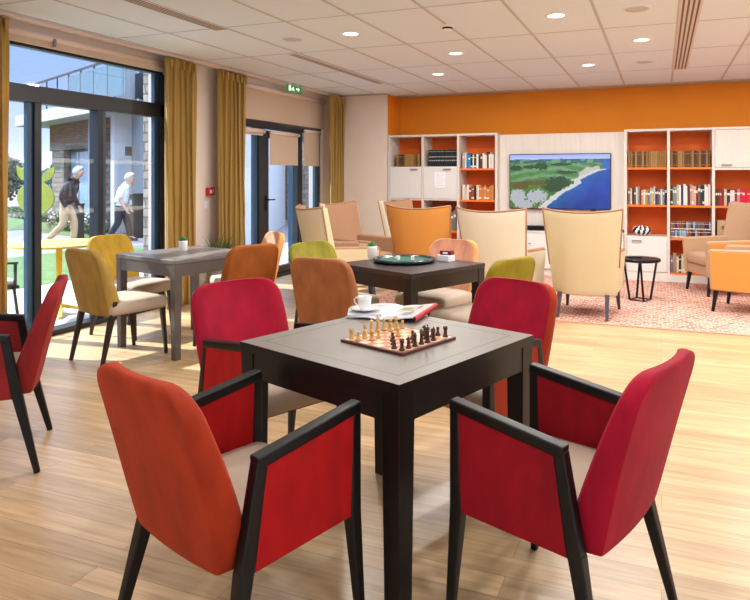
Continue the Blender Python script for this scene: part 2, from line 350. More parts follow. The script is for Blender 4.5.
# ---- window_2 : glazed door with sidelights and blinds
w2 = bpy.data.objects.new('window_2', None); COL.objects.link(w2); w2['kind'] = 'structure'
b = MB()
fbar(b, 6.72, 8.86, 2.02, 2.13, -5.04, -4.93); fbar(b, 6.72, 8.86, 2.44, 2.5); fbar(b, 6.72, 6.78, 0, 2.44); fbar(b, 8.80, 8.86, 0, 2.44)
fbar(b, 7.20, 7.30, .0, 2.02, -5.04, -4.93); fbar(b, 8.19, 8.30, 0, 2.02, -5.04, -4.93); fbar(b, 6.72, 8.86, 0, .04, -5.05, -4.9)
b.build('window_frame', M['frame'], w2, bevel=.004)
b = MB(); fbar(b, 7.12, 7.2, .04, 2.02, -5.0, -4.955); fbar(b, 8.72, 8.80, .04, 2.02, -5.0, -4.955); b.build('mullion', M['frameB'], w2, bevel=.003)
for y0, y1, z0, z1 in ((6.78, 7.12, .04, 2.02), (8.30, 8.72, .04, 2.02), (6.78, 8.80, 2.13, 2.44)):
    b = MB(); b.box(-4.987, -4.981, y0, y1, z0, z1); b.build('pane', M['glass'], w2)
d1 = bpy.data.objects.new('door_1', None); COL.objects.link(d1); d1['kind'] = 'structure'
b = MB()
fbar(b, 7.305, 7.44, .045, 2.0, -5.02, -4.94); fbar(b, 8.05, 8.185, .045, 2.0, -5.02, -4.94, 1); fbar(b, 7.44, 8.05, .045, .14, -5.02, -4.94); fbar(b, 7.44, 8.05, 1.9, 2.0, -5.02, -4.94)
b.build('door_frame', [M['frame'], M['frameB']], d1, bevel=.003)
b = MB(); b.box(-4.985, -4.979, 7.44, 8.05, .14, 1.9); b.build('pane', M['glass'], d1)
b = MB(); b.box(-4.94, -4.93, 7.35, 7.385, .93, 1.13); b.tube([(-4.93, 7.367, 1.07), (-4.885, 7.367, 1.07)], .01); b.tube([(-4.885, 7.36, 1.07), (-4.885, 7.5, 1.07)], .011); b.build('door_handle', M['metal'], d1, smooth=False)
def blind(label, y0, y1, ztop, zbot, xx, group, r=.03, rr=True):
    t = thing('roller_blind', label, 'blind', (xx, (y0+y1)/2, ztop))
    h = (y1-y0)/2
    b = MB(); b.tube([(0, -h, 0), (0, h, 0)], r, 14); b.build('cassette', M['cass'], t, smooth=True)
    b = MB(); b.box(-.014, -.011, -h+.01, h-.01, zbot-ztop, 0); b.build('blind_cloth', M['blind'], t)
    b = MB(); b.box(-.019, -.006, -h+.01, h-.01, zbot-ztop-.012, zbot-ztop+.01); b.build('bottom_bar', M['blind'], t, bevel=.003)
    return t
blind('wide beige blind pulled down over the panes above the glazed door', 6.6, 8.86, 2.53, 2.125, -4.862, None, .034)
blind('beige blind lowered halfway on the glazed door leaf', 7.42, 8.16, 1.975, 1.55, -4.905, None, .026)
blind('beige blind lowered halfway beside the right curtain, next to the door leaf', 8.31, 8.78, 2.05, 1.55, -4.9, None, .024)
blind('rolled-up pinkish blind over the bright strip of glass left of the door', 6.76, 7.27, 1.975, 1.93, -4.9, None, .03)

# ---- curtains
def curtain(label, y0, y1, xc=-4.73, folds=6, seed=1, top=2.6):
    rnd = random.Random(seed); rows = 34; n = folds * 12
    ph = [rnd.uniform(-.5, .5) for _ in range(folds+1)]
    b = MB(); rs = []
    for j in range(rows+1):
        z = .015 + (top-.015) * j / rows; tt = j / rows
        row = []
        for i in range(n+1):
            u = i / n
            a = u * folds * 2*PI + ph[int(u*folds*.999)]*.6
            gather = max(0, (tt-.93)/.07)
            amp = .045 * (1 - .55*gather) * (.85 + .15*math.sin(tt*3+seed))
            xx = xc + amp*math.sin(a) + .012*math.sin(3.1*a + seed) * (1 + 2*gather) + .01*math.sin(tt*5+u*9)
            yy = y0 + (y1-y0)*u + .012*math.sin(a*2+tt*2)
            row.append((xx, yy, z))
        rs.append(row)
    b.rings(rs, 0, cap=False, closed=False)
    t = thing('curtain', label, 'curtain', (0, 0, 0), group=None)
    o = b.build('curtain_cloth', M['curtain'], t, smooth=True, fixn=False)
    s = o.modifiers.new('thick', 'SOLIDIFY'); s.thickness = .006
    for k in range(folds):
        yy = y0 + (y1-y0)*(k+.5)/folds
        b = MB(); b.box(xc+.03, xc+.045, yy-.015, yy+.015, top-.1, top-.012); b.build('pleat', M['curtain'], t, bevel=.006)
    return t
curtain('ochre curtain at the left edge of the picture beside the large window', 3.02, 3.56, folds=6, seed=1)
curtain('ochre curtain between the large window and the beige wall', 5.26, 5.72, folds=5, seed=2)
curtain('ochre curtain right of the red alarm box', 6.10, 6.63, folds=6, seed=3)
curtain('ochre curtain in the far corner beyond the glazed door', 8.58, 9.02, xc=-4.61, folds=5, seed=4)

# ---- fire alarm, switch, exit sign
t = thing('fire_alarm', 'small red manual call point with a sign plate on the beige wall', 'fire alarm', (XL, 6.16, 1.205))
b = MB(); b.box(0, .045, -.07, .02, -.045, .045); b.build('housing', M['red'], t, bevel=.006)
b = MB(); b.box(.045, .048, -.048, -.006, -.022, .022); b.build('press_plate', M['white'], t)
b = MB(); b.box(0, .008, .025, .09, -.04, .05); b.box(.008, .01, .04, .075, -.02, .03, 1); b.build('sign_plate', [M['red'], M['white']], t)
t = thing('light_switch', 'white double switch plate below the red alarm box', 'switch', (XL, 6.10, 1.055))
b = MB(); b.box(0, .01, -.04, .04, -.045, .045); b.build('plate', M['white'], t, bevel=.003)
b = MB(); b.box(.01, .015, -.028, .028, -.03, .03); b.build('rocker', M['white'], t, bevel=.002)
t = thing('exit_sign', 'small green and white emergency exit sign hanging above the glazed door', 'exit sign', (-4.66, 7.62, 2.57))
b = MB(); b.box(-.018, .018, -.17, .17, -.045, .04); b.build('housing', M['green'], t, bevel=.003)
b = MB()
g = lambda poly: b.prism(poly, lambda p, tt: (tt, p[0], p[1]), .018, .0195)
g([(-.155,-.038),(-.105,-.038),(-.105,.034),(-.155,.034)])                       # white door panel
g([(-.06,.014),(-.045,.026),(-.03,.014),(-.045,.002)])                            # head of running figure
g([(-.09,-.004),(-.05,.004),(-.02,-.008),(-.025,-.014),(-.05,-.006),(-.088,-.012)]) # arms
g([(-.06,-.006),(-.04,-.006),(-.015,-.036),(-.024,-.038),(-.05,-.02),(-.082,-.034),(-.09,-.03)]) # legs
g([(.03,-.01),(.08,-.01),(.08,-.03),(.12,0),(.08,.03),(.08,.01),(.03,.01)])       # arrow
b.build('pictogram', M['exitw'], t)
b = MB(); b.box(-.006, .006, -.1, -.09, .04, .076); b.box(-.006, .006, .09, .1, .04, .076); b.build('hanger', M['trimw'], t)

# ---- ceiling fittings
lights_seen = [(-2.573, 5.16, 'ceiling downlight nearest the windows in the nearer row, left of the smoke detector'), (-1.973, 6.36, 'ceiling downlight just below and right of the smoke detector'), (-2.573, 7.56, 'ceiling downlight nearest the left bookcase'),
               (-.773, 5.16, 'ceiling downlight right of the smoke detector, largest in view at the top edge'), (-.173, 6.36, 'ceiling downlight between the two round speakers, beside the slotted diffuser'), (-.773, 7.56, 'ceiling downlight closest to the orange wall above the screen')]
def downlight(x, y, label):
    t = thing('ceiling_light', label, 'ceiling light', (x, y, CH), group='round recessed ceiling lights')
    b = MB(); b.lathe([(.062, .0), (.066, -.006), (.086, -.006), (.09, 0), (.09, .002), (.062, .002)], 28, cap=False); b.build('ring', M['trimw'], t, smooth=True)
    b = MB(); b.lathe([(.0005, -.003), (.064, -.003), (.064, -.001)], 28, cap=False); b.build('diffuser', M['lampglow'], t)
    return t
for x, y, l in lights_seen: downlight(x, y, l)
def lamp(x, y, e):
    e = e * (2.15 if y > 4.5 else 1.3 if y > 3 else .68)
    d = bpy.data.lights.new('downlight_fill_lamp', 'AREA'); d.shape = 'DISK'; d.size = .14; d.energy = e; d.color = (1, .98, .965)
    o = bpy.data.objects.new('downlight_fill_lamp', d); COL.objects.link(o); o.location = (x, y, CH-.02)
LE = 10
for x, y, l in lights_seen: lamp(x, y, LE)
for x, y in ((-2.573, 2.76), (-.773, 2.76), (-1.973, 3.96), (-.173, 3.96), (1.03, 5.16), (1.63, 6.36), (1.03, 7.56), (1.03, 2.76), (1.63, 3.96), (-1.973, 1.56), (-.173, 1.56), (1.63, 1.56), (-2.573, .36), (-.773, .36), (1.03, .36), (-1.97, -1.2), (.4, -1.2), (2.6, 5.16), (2.6, 7.56)):  # lamps without fittings beyond the frame, added as soft fill
    lamp(x, y, LE)
for x, y, l in ((-3.173, 5.16, 'flat round ceiling speaker nearest the windows'), (-.173, 5.16, 'flat round ceiling speaker at the top edge beside the slotted diffuser'), (-.173, 7.56, 'flat round ceiling speaker nearest the orange wall')):
    t = thing('ceiling_speaker', l, 'speaker', (x, y, CH))
    b = MB(); b.lathe([(.0005, -.008), (.085, -.008), (.088, -.006)], 32, cap=False); b.build('grille', M['spk'], t, smooth=False)
    b = MB(); b.lathe([(.088, -.009), (.105, -.006), (.11, 0)], 32, cap=False); b.build('ring', M['ceil'], t, smooth=True)
t = thing('smoke_detector', 'small white smoke detector on the ceiling between the downlights', 'smoke detector', (-1.673, 5.16, CH))
b = MB(); b.lathe([(.055, 0), (.055, -.012), (.045, -.018)], 24); b.build('base', M['white'], t)
b = MB(); b.lathe([(.042, -.018), (.042, -.038), (.03, -.045), (.001, -.046)], 24); b.build('sensor_head', M['white'], t)
b = MB(); b.lathe([(.0425, -.022), (.0445, -.024), (.0445, -.036), (.0415, -.038)], 24, cap=False); b.build('vent_slit', M['metal'], t)
def diffuser(label, x0, x1, y0, y1, n):
    t = thing('air_diffuser', label, 'air vent', ((x0+x1)/2, (y0+y1)/2, CH)); hx = (x1-x0)/2; hy = (y1-y0)/2
    b = MB(); b.box(-hx, hx, -hy, hy, -.006, 0); b.build('face', M['diff'], t)
    b = MB(); w = 2*hx/(n+.6)
    for k in range(n):
        xx = -hx + w*(.8+k); b.box(xx-w*.22, xx+w*.22, -hy+.01, hy-.01, -.0075, -.006)
    b.build('slot', M['slot'], t)
diffuser('long slotted air diffuser running towards the orange wall', .125, .285, 2.2, 8.22, 4)
diffuser('slotted air diffuser over the window table at the top left', -3.61, -3.47, 1.6, 4.62, 4)
diffuser('slotted air diffuser in front of the door with the green exit sign', -3.61, -3.50, 5.78, 8.04, 3)

# ------------------------------------------------------------------ rug
t = thing('rug', 'large rug of pink and rust dashes under the lounge armchairs', 'rug', (.2, 7.65, 0))
b = MB(); b.box(-3.2, 3.2, -1.4, 1.4, .001, .010); b.build('pile', M['rug'], t)
b = MB(); b.box(-3.2, 3.2, -1.42, -1.4, .001, .011); b.box(-3.22, -3.2, -1.42, 1.4, .001, .011); b.build('binding', M['rugedge'], t)

# ------------------------------------------------------------------ shelves
def handle(parent, x, y, z, w=.12, vertical=False):
    b = MB()
    b.box(x-w/2, x+w/2, y-.03, y-.02, z-.006, z+.006); b.box(x-w/2, x-w/2+.01, y-.02, y, z-.004, z+.004); b.box(x+w/2-.01, x+w/2, y-.02, y, z-.004, z+.004)
    return b.build('handle', M['steel'], parent)
YF, YK = 9.1, 9.5
T = .035
def bookcase(name, label, xs, cells, doors, x_off=0):
    """xs = column boundary centres; cells[col] = shelf z list (orange); doors = (col, z0, z1, handle x fraction, handle z)"""
    t = thing(name, label, 'bookcase', (0, YF, 0))
    ztop = 2.01
    for i, x in enumerate(xs):
        b = MB(); b.box(x-T/2, x+T/2, 0, YK-YF, .0, ztop-.03); b.build('side_panel' if i in (0, len(xs)-1) else 'divider', M['palewood'], t, bevel=.002)
    b = MB(); b.box(xs[0]-T/2, xs[-1]+T/2, -.002, YK-YF, ztop-.03, ztop); b.build('top_board', M['palewood'], t, bevel=.002)
    b = MB(); b.box(xs[0]-T/2, xs[-1]+T/2, .0-.003, .03, 0, .1); b.build('plinth', M['whitewood'], t)
    b = MB(); b.box(xs[0], xs[-1], YK-YF, YK-YF+.01, .1, ztop-.03); b.build('back_panel', M['shelfback'], t)
    for c, zs in enumerate(cells):
        x0, x1 = xs[c]+T/2, xs[c+1]-T/2
        for z, kind in zs:
            b = MB(); b.box(x0, x1, .004 if kind == 'o' else 0, YK-YF, z-.025, z); b.build('shelf', M['shelf'] if kind == 'o' else M['palewood'], t)
    for c, z0, z1, hx, hz in doors:
        x0, x1 = xs[c]+T/2+.003, xs[c+1]-T/2-.003
        b = MB(); b.box(x0, x1, -.004, .014, z0, z1); d = b.build('door', M['whitewood'] if z1 < 1.6 else M['palewood'], t, bevel=.001)
        handle(d, x0 + (x1-x0)*hx, -.004, hz)
    return t
LX = [-3.885, -3.342, -2.786, -2.215]
bookcase('bookcase', 'pale wood and orange bookcase left of the screen with two white doors', LX,
         [[(1.53,'w'), (1.05,'w'), (.58,'o'), (.12,'o')], [(1.53,'w'), (1.05,'w'), (.58,'o'), (.12,'o')], [(1.50,'o'), (1.04,'o'), (.58,'o'), (.12,'o')]],
         [(0, 1.055, 1.525, .78, 1.49), (1, 1.055, 1.525, .72, 1.49)])
RX = [-.448, .088, .623, 1.19, 1.75, 2.3]
bookcase('bookcase', 'pale wood and orange bookcase right of the screen filled with books', RX,
         [[(1.50,'o'), (1.005,'o'), (.59,'w'), (.12,'w')], [(1.50,'o'), (1.005,'o'), (.575,'o'), (.12,'o')], [(1.49,'w'), (1.005,'o'), (.575,'o'), (.12,'o')], [(1.5,'o'), (1.005,'o'), (.575,'o'), (.12,'o')], [(1.5,'o'), (1.005,'o'), (.575,'o')]],
         [(0, .125, .575, .25, .53), (2, 1.495, 1.975, .25, 1.53)])
t = thing('wall_panel', 'pale wood wall panel behind the television screen', 'panel', (0, 0, 0))
for i in range(3):
    x0 = -2.195 + i*.5766; b = MB(); b.box(x0+.001, x0+.5756, 9.2, 9.24, .66, 1.985); b.build('board', M['palewood'], t, bevel=.001)
b = MB(); b.box(-2.195, -.467, 9.24, 9.6, .66, 1.985); b.build('carcass', M['palewood'], t)
# media cabinet under the screen
t = thing('media_cabinet', 'low white cabinet with doors under the television screen', 'cabinet', (0, 9.0, 0))
b = MB(); b.box(-2.19, -.47, .02, .58, .1, .6); b.box(-2.19, -.47, .04, .58, 0, .1); b.build('body', M['whitewood'], t)
b = MB(); b.box(-2.19, -.47, 0, .59, .6, .625); b.build('top_board', M['whitewood'], t, bevel=.002)
for i in range(4):
    x0 = -2.19 + i*.43
    b = MB(); b.box(x0+.003, x0+.427, 0, .02, .11, .592); d = b.build('door', M['whitewood'], t, bevel=.002)
    handle(d, x0 + (.38 if i % 2 == 0 else .05), 0, .45, .03)
t = thing('sound_bar', 'long black sound bar on the white cabinet under the screen', 'sound bar', (-1.33, 9.08, .625))
b = MB(); b.box(-.5, .5, -.05, .05, .004, .07); b.build('housing', M['tvframe'], t, bevel=.01)
b = MB(); b.box(-.48, .48, -.052, -.05, .015, .06); b.build('grille', M['metal'], t)
b = MB(); b.box(-.4, -.36, -.03, .03, 0, .004); b.box(.36, .4, -.03, .03, 0, .004); b.build('foot', M['metal'], t)

# ---- television with its landscape picture
t = thing('television', 'large flat television showing a green coast and blue sea, on the pale panel', 'television', (-1.334, 9.196, 1.312))
TW, TH = .697, .388
b = MB(); b.box(-TW, TW, -.055, -.02, -TH, TH); b.box(-.3, .3, -.02, 0, -.2, .2); b.build('housing', M['tvframe'], t, bevel=.004)
b = MB(); b.box(.43, .5, -.056, -.03, -TH-.012, -TH); b.build('sensor', M['tvframe'], t)
def pic(u, v):
    """u 0..1 right, v 0..1 down -> sRGB colour of the broadcast landscape"""
    n = lambda s, o=0: noise.noise(Vector((u*s*1.78+o, v*s+o, o*1.3)))
    fine = n(60, 3)*.5 + n(120, 9)*.3
    hor = .085 + .01*n(5, 1)
    if v < hor:
        a = v/.09; return (.60+.12*a, .66+.10*a, .93)
    pts = [(.965,.27),(.88,.31),(.78,.39),(.70,.47),(.71,.53),(.63,.62),(.53,.71),(.46,.83),(.385,.93),(.355,1.01)]
    # coast x at this v
    cx_ = None
    if v < .27: cx_ = None
    else:
        for (x0, y0), (x1, y1) in zip(pts, pts[1:]):
            if y0 <= v <= y1: cx_ = x0 + (x1-x0)*(v-y0)/(y1-y0)
        if cx_ is None: cx_ = .36
    if u > .80 and .12 < v < .27:
        lim = .905 + .06*n(7, 4) + (v-.12)*.25
        if u > lim: return (.16, .38, .74)
    if cx_ is not None:
        e = u - (cx_ + .012*n(18, 5))
        if e > 0:
            k = min(1, e*3); g = .06*n(9, 2)
            if e < .012: return (.72, .78, .86)
            return (.06+.03*(1-k)+.02*fine, .23+.12*(1-k)+g*.6+.03*fine, .64+g-.2*max(0, v-.6)+.03*fine)
        if e > -.05 - .05*abs(n(14, 7)): 
            s = .08*fine; return (.80+s, .79+s, .78+s)
    far = v < .16 + .02*n(9, 2)
    if far:
        s = .1*n(30, 2); return (.22+s, .38+s, .42+s) if n(10, 6) > -.15 else (.40, .58, .44)
    # white cliffs at the right headland
    if .66 < u < .9 and .2 < v < .42 and v > .24 - (u-.84)*.2 - .05*n(8, 1) + max(0, (.78-u))*.6: 
        if u > .70: 
            s = .14*fine; return (.74+s, .72+s, .68+s)
    def blob(cu, cv, ru, rv, j=.5): return ((u-cu)/ru)**2 + ((v-cv)/rv)**2 < 1 + j*n(22, 3) + .6*n(50, 8)
    tree = (blob(.32,.22,.07,.07) or blob(.06,.25,.065,.05) or blob(.2,.23,.06,.035) or blob(.58,.33,.11,.03) or blob(.52,.18,.1,.03) or blob(.5,.52,.12,.12) or blob(.45,.6,.1,.1) or blob(.6,.14,.1,.03))
    if tree:
        s = .16*fine; return (.15+s, .28+s, .15+s*.6)
    if blob(.1,.58,.1,.07) or blob(.24,.53,.15,.05) or blob(.38,.52,.1,.05):
        s = .14*fine; return (.36+s, .33+s, .14+s)
    if blob(.08,.8,.085,.15,.9) or blob(.28,.78,.11,.12,.9) or blob(.14,.93,.1,.08):
        s = .16*fine; return (.68+s, .69+s, .72+s)
    if v > .5:
        s = .13*fine + .1*n(16, 4); return (.30+s, .46+s, .18+s)
    st = math.sin((v + .12*math.sin(u*4) + .03*n(6, 3))*46)
    s = .05*n(12, 3)
    s += .09*fine; return (.28+s, .50+s, .27+s) if st > -.1 else (.42+s, .58+s, .40+s)
def lin(c): return tuple((x/12.92 if x <= .04045 else ((x+.055)/1.055)**2.4) if x > 0 else 0 for x in c)
NX, NY = 190, 107
sw, sh = TW-.012, TH-.012
vs = []; fs = []; cols = []
for j in range(NY+1):
    for i in range(NX+1):
        vs.append((-sw + 2*sw*i/NX, -.0565, sh - 2*sh*j/NY))
for j in range(NY):
    for i in range(NX):
        a = j*(NX+1)+i; fs.append((a, a+NX+1, a+NX+2, a+1)); cols.append(lin(pic((i+.5)/NX, (j+.5)/NY)))
me = bpy.data.meshes.new('screen'); me.from_pydata(vs, [], fs); me.materials.append(attr_emit_mat())
ca = me.color_attributes.new('Col', 'FLOAT_COLOR', 'CORNER')
for p, c in zip(me.polygons, cols):
    for li in p.loop_indices: ca.data[li].color = (*c, 1)
o = bpy.data.objects.new('screen', me); COL.objects.link(o); o.parent = t
tv = t
t = thing('cable', 'thin black cable hanging from the television to the cabinet', 'cable', (0, 0, 0))
b = MB(); b.tube([(-1.42, 9.17, .95), (-1.45, 9.16, .86), (-1.5, 9.15, .77), (-1.52, 9.15, .70), (-1.53, 9.16, .64)], .005, 6); b.build('wire', M['black'], t, smooth=True)

# ---- books
def bmat(name, col, r=.55): return mat(name, col, r)
PAGE = mat('page_edge', '#e3d6bb', .8); GOLD = mat('gilt_band', '#9c7836', .5); LBL = mat('title_label', '#e8e2d2', .6)
bookm = {}
def bm_(col):
    if col not in bookm: bookm[col] = mat('cover_' + col.strip('#'), col, .55)
    return bookm[col]
def book(x, y, z, w, h, d, col, label, group, style=0, tilt=0, bandcol=None, name='book'):
    """standing book: spine faces -y, x = left edge"""
    b = MB(); n = 5
    spine = [(w/2 - w/2*math.cos(PI*i/n), -.006*math.sin(PI*i/n)*1.0) for i in range(n+1)]
    ct = min(.003, w*.15)
    poly = spine + [(w, d), (w-ct, d), (w-ct, .004), (ct, .004), (ct, d), (0, d)]
    b.prism(poly, lambda p, tt: (p[0], p[1], tt), 0, h, 0)
    b.box(ct, w-ct, .004, d-.005, .004, h-.004, 1)
    if style == 1:
        for zz in (.12, .8): b.prism(spine + [(w, .01), (0, .01)], lambda p, tt: (p[0], p[1]-.0012, tt), h*zz, h*zz+.007, 2)
    elif style == 2:
        b.prism(spine[1:-1] + [(w*.85, .004), (w*.15, .004)], lambda p, tt: (p[0], p[1]-.001, tt), h*.66, h*.8, 2)
    elif style == 3:
        b.prism(spine + [(w, .01), (0, .01)], lambda p, tt: (p[0], p[1]-.001, tt), h*.08, h*.2, 2)
        b.prism(spine + [(w, .01), (0, .01)], lambda p, tt: (p[0], p[1]-.001, tt), h*.75, h*.8, 2)
    o = b.build(name, [bm_(col), PAGE, bandcol or (GOLD if style == 1 else LBL)], None)
    o.location = (x, y, z); o.rotation_euler = (0, tilt, 0)
    return tag(o, label, 'book', group)
ORD = ['first','second','third','fourth','fifth','sixth','seventh','eighth','ninth','tenth','eleventh','twelfth','thirteenth','fourteenth','fifteenth','sixteenth','seventeenth','eighteenth','nineteenth','twentieth','twenty-first','twenty-second']
CN = {}
def row(x0, x1, z, cols, h, group, where, style=None, yo=.0, jit=.25, hj=.12, rnd=None, d=.17, same=None, bandcol=None, names='book', kindword='book'):
    """fill x0..x1 with len(cols) books"""
    rnd = rnd or random.Random(hash(where) % 99 if False else len(where)*7+len(cols))
    n = len(cols); ws = [1 + rnd.uniform(-jit, jit) for _ in range(n)]; s = (x1-x0)/sum(ws); x = x0
    for i, (cn, col) in enumerate(cols):
        w = ws[i]*s; hh = h*(1+rnd.uniform(-hj, hj))
        st = style if style is not None else rnd.choice([0, 2, 2, 3])
        lab = same if same else '%s %s, %s from the left on %s' % (cn, kindword, ORD[i], where)
        book(x+.0006, YF+.055+yo+rnd.uniform(0, .012), z+.0005, w-.0012, hh, min(d, .2), col, lab, group, st, bandcol=bandcol, name=names)
        x += w
LEA = [('brown', '#5a3a1a'), ('brown', '#8a6430'), ('brown', '#432812'), ('brown', '#a07a3e')]
def leather(n, seed): r = random.Random(seed); return [r.choice(LEA) for _ in range(n)]
row(-3.79, -3.372, 1.53, leather(12, 1), .19, 'leather volumes in the left bookcase', '', style=1, jit=.04, hj=.015, same='brown leather-bound volume with gilt bands, top left compartment of the left bookcase')
SILV = mat('silver_print', '#9aa0a0', .5)
for tier in (0, 1):
    row(-3.27, -2.815, 1.53 + tier*.128, [('black', '#15181a')]*16, .124, 'dark cases in the left bookcase', '', style=2+tier, jit=.12, hj=.0, d=.17, bandcol=SILV,
        same='narrow black and silver case, %s tier above the paper notice' % ('lower', 'upper')[tier], names='film_case', kindword='case')
row(-2.74, -2.262, 1.50, [('lilac grey','#a9a0b0'),('cream','#d8cfc0'),('bright blue','#1f86b8'),('bright blue','#2a96c4'),('dark','#22242c'),('white','#e8e6e0'),('black','#26221f'),('white','#eae6de'),('black and white','#3a3430'),('brown','#5a3a28'),('white','#e9e5dc'),('ivory','#e2d8c8'),('black','#241a16'),('white','#ece8e2'),('ivory','#ddd0bd'),('white','#efebe4')], .215, 'mixed books in the left bookcase', 'left bookcase top shelf')
row(-2.74, -2.262, 1.04, [('white','#e4ddd0'),('pale grey','#cbbfb0'),('white','#e4ddd0'),('rust','#8a3a24'),('rust','#97452c'),('black','#1c1a18'),('cream','#ded2bd'),('orange tan','#c9803f'),('orange tan','#c9803f'),('orange tan','#cf8844'),('orange tan','#c9803f'),('orange tan','#c9803f'),('orange tan','#cf8844')], .20, 'mixed books in the left bookcase', 'left bookcase second shelf', jit=.12)
row(-2.74, -2.262, .58, [('dark brown','#3a241a')]*9 + [('cream','#d8cbb4')]*4, .2, 'mixed books in the left bookcase', 'left bookcase third shelf')
for c, (a, bb_, lab) in enumerate(((-3.3, -2.83, 'middle'),)):
    row(a, bb_, .58, [('dark brown','#33251c')]*5 + [('grey','#7a7470')]*4, .3, 'tall books in the left bookcase', 'left bookcase, lower middle compartment')
# right bookcase
row(RX[0]+.03, RX[1]-.025, 1.50, leather(17, 3), .215, 'leather volumes in the right bookcase, first column', '', style=1, jit=.05, hj=.02, same='brown leather-bound volume on the top shelf, first column of the right bookcase')
row(RX[1]+.025, RX[2]-.03, 1.50, leather(17, 4), .215, 'leather volumes in the right bookcase, second column', '', style=1, jit=.05, hj=.02, same='brown leather-bound volume on the top shelf, second column of the right bookcase')
MIX1 = [('grey brown','#7a6a5c'),('cream','#cfc4b0'),('dark brown','#3a2a22'),('brown','#6a4a3a'),('white','#d9d4cc'),('grey','#8a8680'),('dark red','#6a2420'),('tan','#b09878'),('cream','#d2c8b4'),('yellow and brown','#a8803a'),('grey','#6f7478'),('pale blue','#8fb0c4'),('orange','#e0a030'),('light blue','#9cc0d8'),('navy','#2b3450'),('red','#9a3038'),('teal','#3f7a80'),('cream','#e0d8c8'),('blue grey','#6a8090'),('black','#22201f')]
row(RX[0]+.03, RX[1]-.02, 1.005, MIX1, .22, 'mixed paperbacks in the right bookcase, first column', 'right bookcase column one, shelf two')
MIX2 = [('dark green','#1f3330'),('grey green','#6f8a84'),('grey green','#7c948c'),('beige','#b8b0a0'),('white','#e6e4de'),('navy','#22385a'),('white','#dedcd6'),('white','#e6e2da'),('maroon','#5a2028'),('grey','#a09c94'),('tan','#c8a878'),('pink','#d0a0a0'),('burgundy','#7a1c34'),('brown','#6a5040'),('dark teal','#15403e'),('black green','#14302c'),('white','#e8e6e0'),('white','#eceae6'),('pale grey','#d0cecb')]
row(RX[1]+.025, RX[2]-.03, 1.005, MIX2, .26, 'mixed books in the right bookcase, second column', 'right bookcase column two, shelf two', hj=.08)
for tier in (0, 1):
    r = random.Random(5+tier)
    cl = [r.choice([('rust','#8a4a34'),('dark','#2a2426'),('slate blue','#4a6478'),('dark red','#5a2024'),('grey','#7c7470'),('pale blue','#8fa8c4')]) for _ in range(18)]
    row(RX[1]+.025, RX[2]-.02, .575+tier*.108, cl, .104, 'small cases in the right bookcase', 'right bookcase column two %s tier' % ('lower', 'upper')[tier], hj=0, jit=.08, style=3, names='film_case', kindword='case')
MIX3 = [('dark olive','#3c3420'),('brown','#5a3a28'),('red','#a02a2c'),('maroon','#7a2430'),('beige','#c0b49c'),('black','#2a1c1c'),('lilac white','#d8ccd0'),('white','#ddd8d4'),('brown','#6a3a2c'),('pink','#c07888'),('bright red','#c4142c'),('bright red','#c81830'),('bright red','#c4142c'),('bright red','#cc1c34'),('plum','#6a2c44'),('lilac','#b090a8'),('pale grey','#c8c0c0'),('rose','#b86a74')]
row(RX[2]+.025, RX[3]-.02, 1.005, MIX3, .205, 'mixed books in the right bookcase, third column', 'right bookcase column three, shelf two', hj=.05)
row(RX[1]+.025, RX[2]-.25, .12, [('lilac','#8a7aa0'),('tan','#a08868'),('white','#d8d0c4'),('dark brown','#3a2820'),('cream','#cfc4a8'),('white','#ddd8cc'),('dark red','#5a2422'),('grey','#8a8680')], .22, 'books on the bottom shelf of the right bookcase', 'right bookcase column two, bottom')
row(RX[3]+.02, RX[4]-.1, 1.5, leather(12, 8), .215, 'leather volumes in the right bookcase, fourth column', '', style=1, jit=.05, hj=.02, same='brown leather-bound volume on the top shelf, fourth column of the right bookcase')
t = thing('magazine_box', 'beige magazine box on the third column shelf behind the tan armchair', 'box', (.75, YF+.08, .575))
b = MB(); b.box(-.08, .08, 0, .22, .001, .24); b.build('box_body', mat('beige_card', '#c3ae86', .8), t, bevel=.002)
b = MB(); b.box(-.03, .03, -.002, 0, .12, .17); b.build('label_holder', M['steel'], t)
# sheet of paper on the second white door
t = thing('paper_notice', 'small white printed sheet stuck on the second white bookcase door', 'paper', (-3.065, YF-.0045, 1.335))
b = MB(); b.box(-.085, .085, -.001, 0, -.115, .115); b.build('sheet', mat('notice_paper', '#f3f3f6', .6), t)
b = MB()
for k in range(7): b.box(-.06, .06 - .03*(k % 3 == 2), -.0016, -.001, .085-.028*k-.005, .085-.028*k)
b.build('print', mat('pale_print', '#c6c8d2', .7), t)
# striped vase
t = thing('vase', 'squat black and white striped vase on the open shelf beside the screen', 'vase', (-.245, YF+.14, .591))
prof = [(.045,0),(.09,.012),(.118,.045),(.124,.07),(.112,.1),(.085,.122),(.05,.128),(.046,.12)]
b = MB(); n = 48
rs = []
import bisect
for k in range(25):
    u = k/24*(len(prof)-1); i = min(int(u), len(prof)-2); f_ = u-i
    r_ = prof[i][0]*(1-f_)+prof[i+1][0]*f_; z_ = prof[i][1]*(1-f_)+prof[i+1][1]*f_
    rs.append([(r_*math.cos(2*PI*j/n), r_*math.sin(2*PI*j/n), z_) for j in range(n)])
b.rings(rs)
for q in range(len(b.f)-2):
    k, j = divmod(q, n)
    if math.sin(j/n*2*PI*9 + 1.6*math.sin(k/24*5+1) + 1.2*math.sin(j*.35)) > 0: b.m[q] = 1
b.build('vase_body', [M['zw'], M['zb']], t, smooth=True)

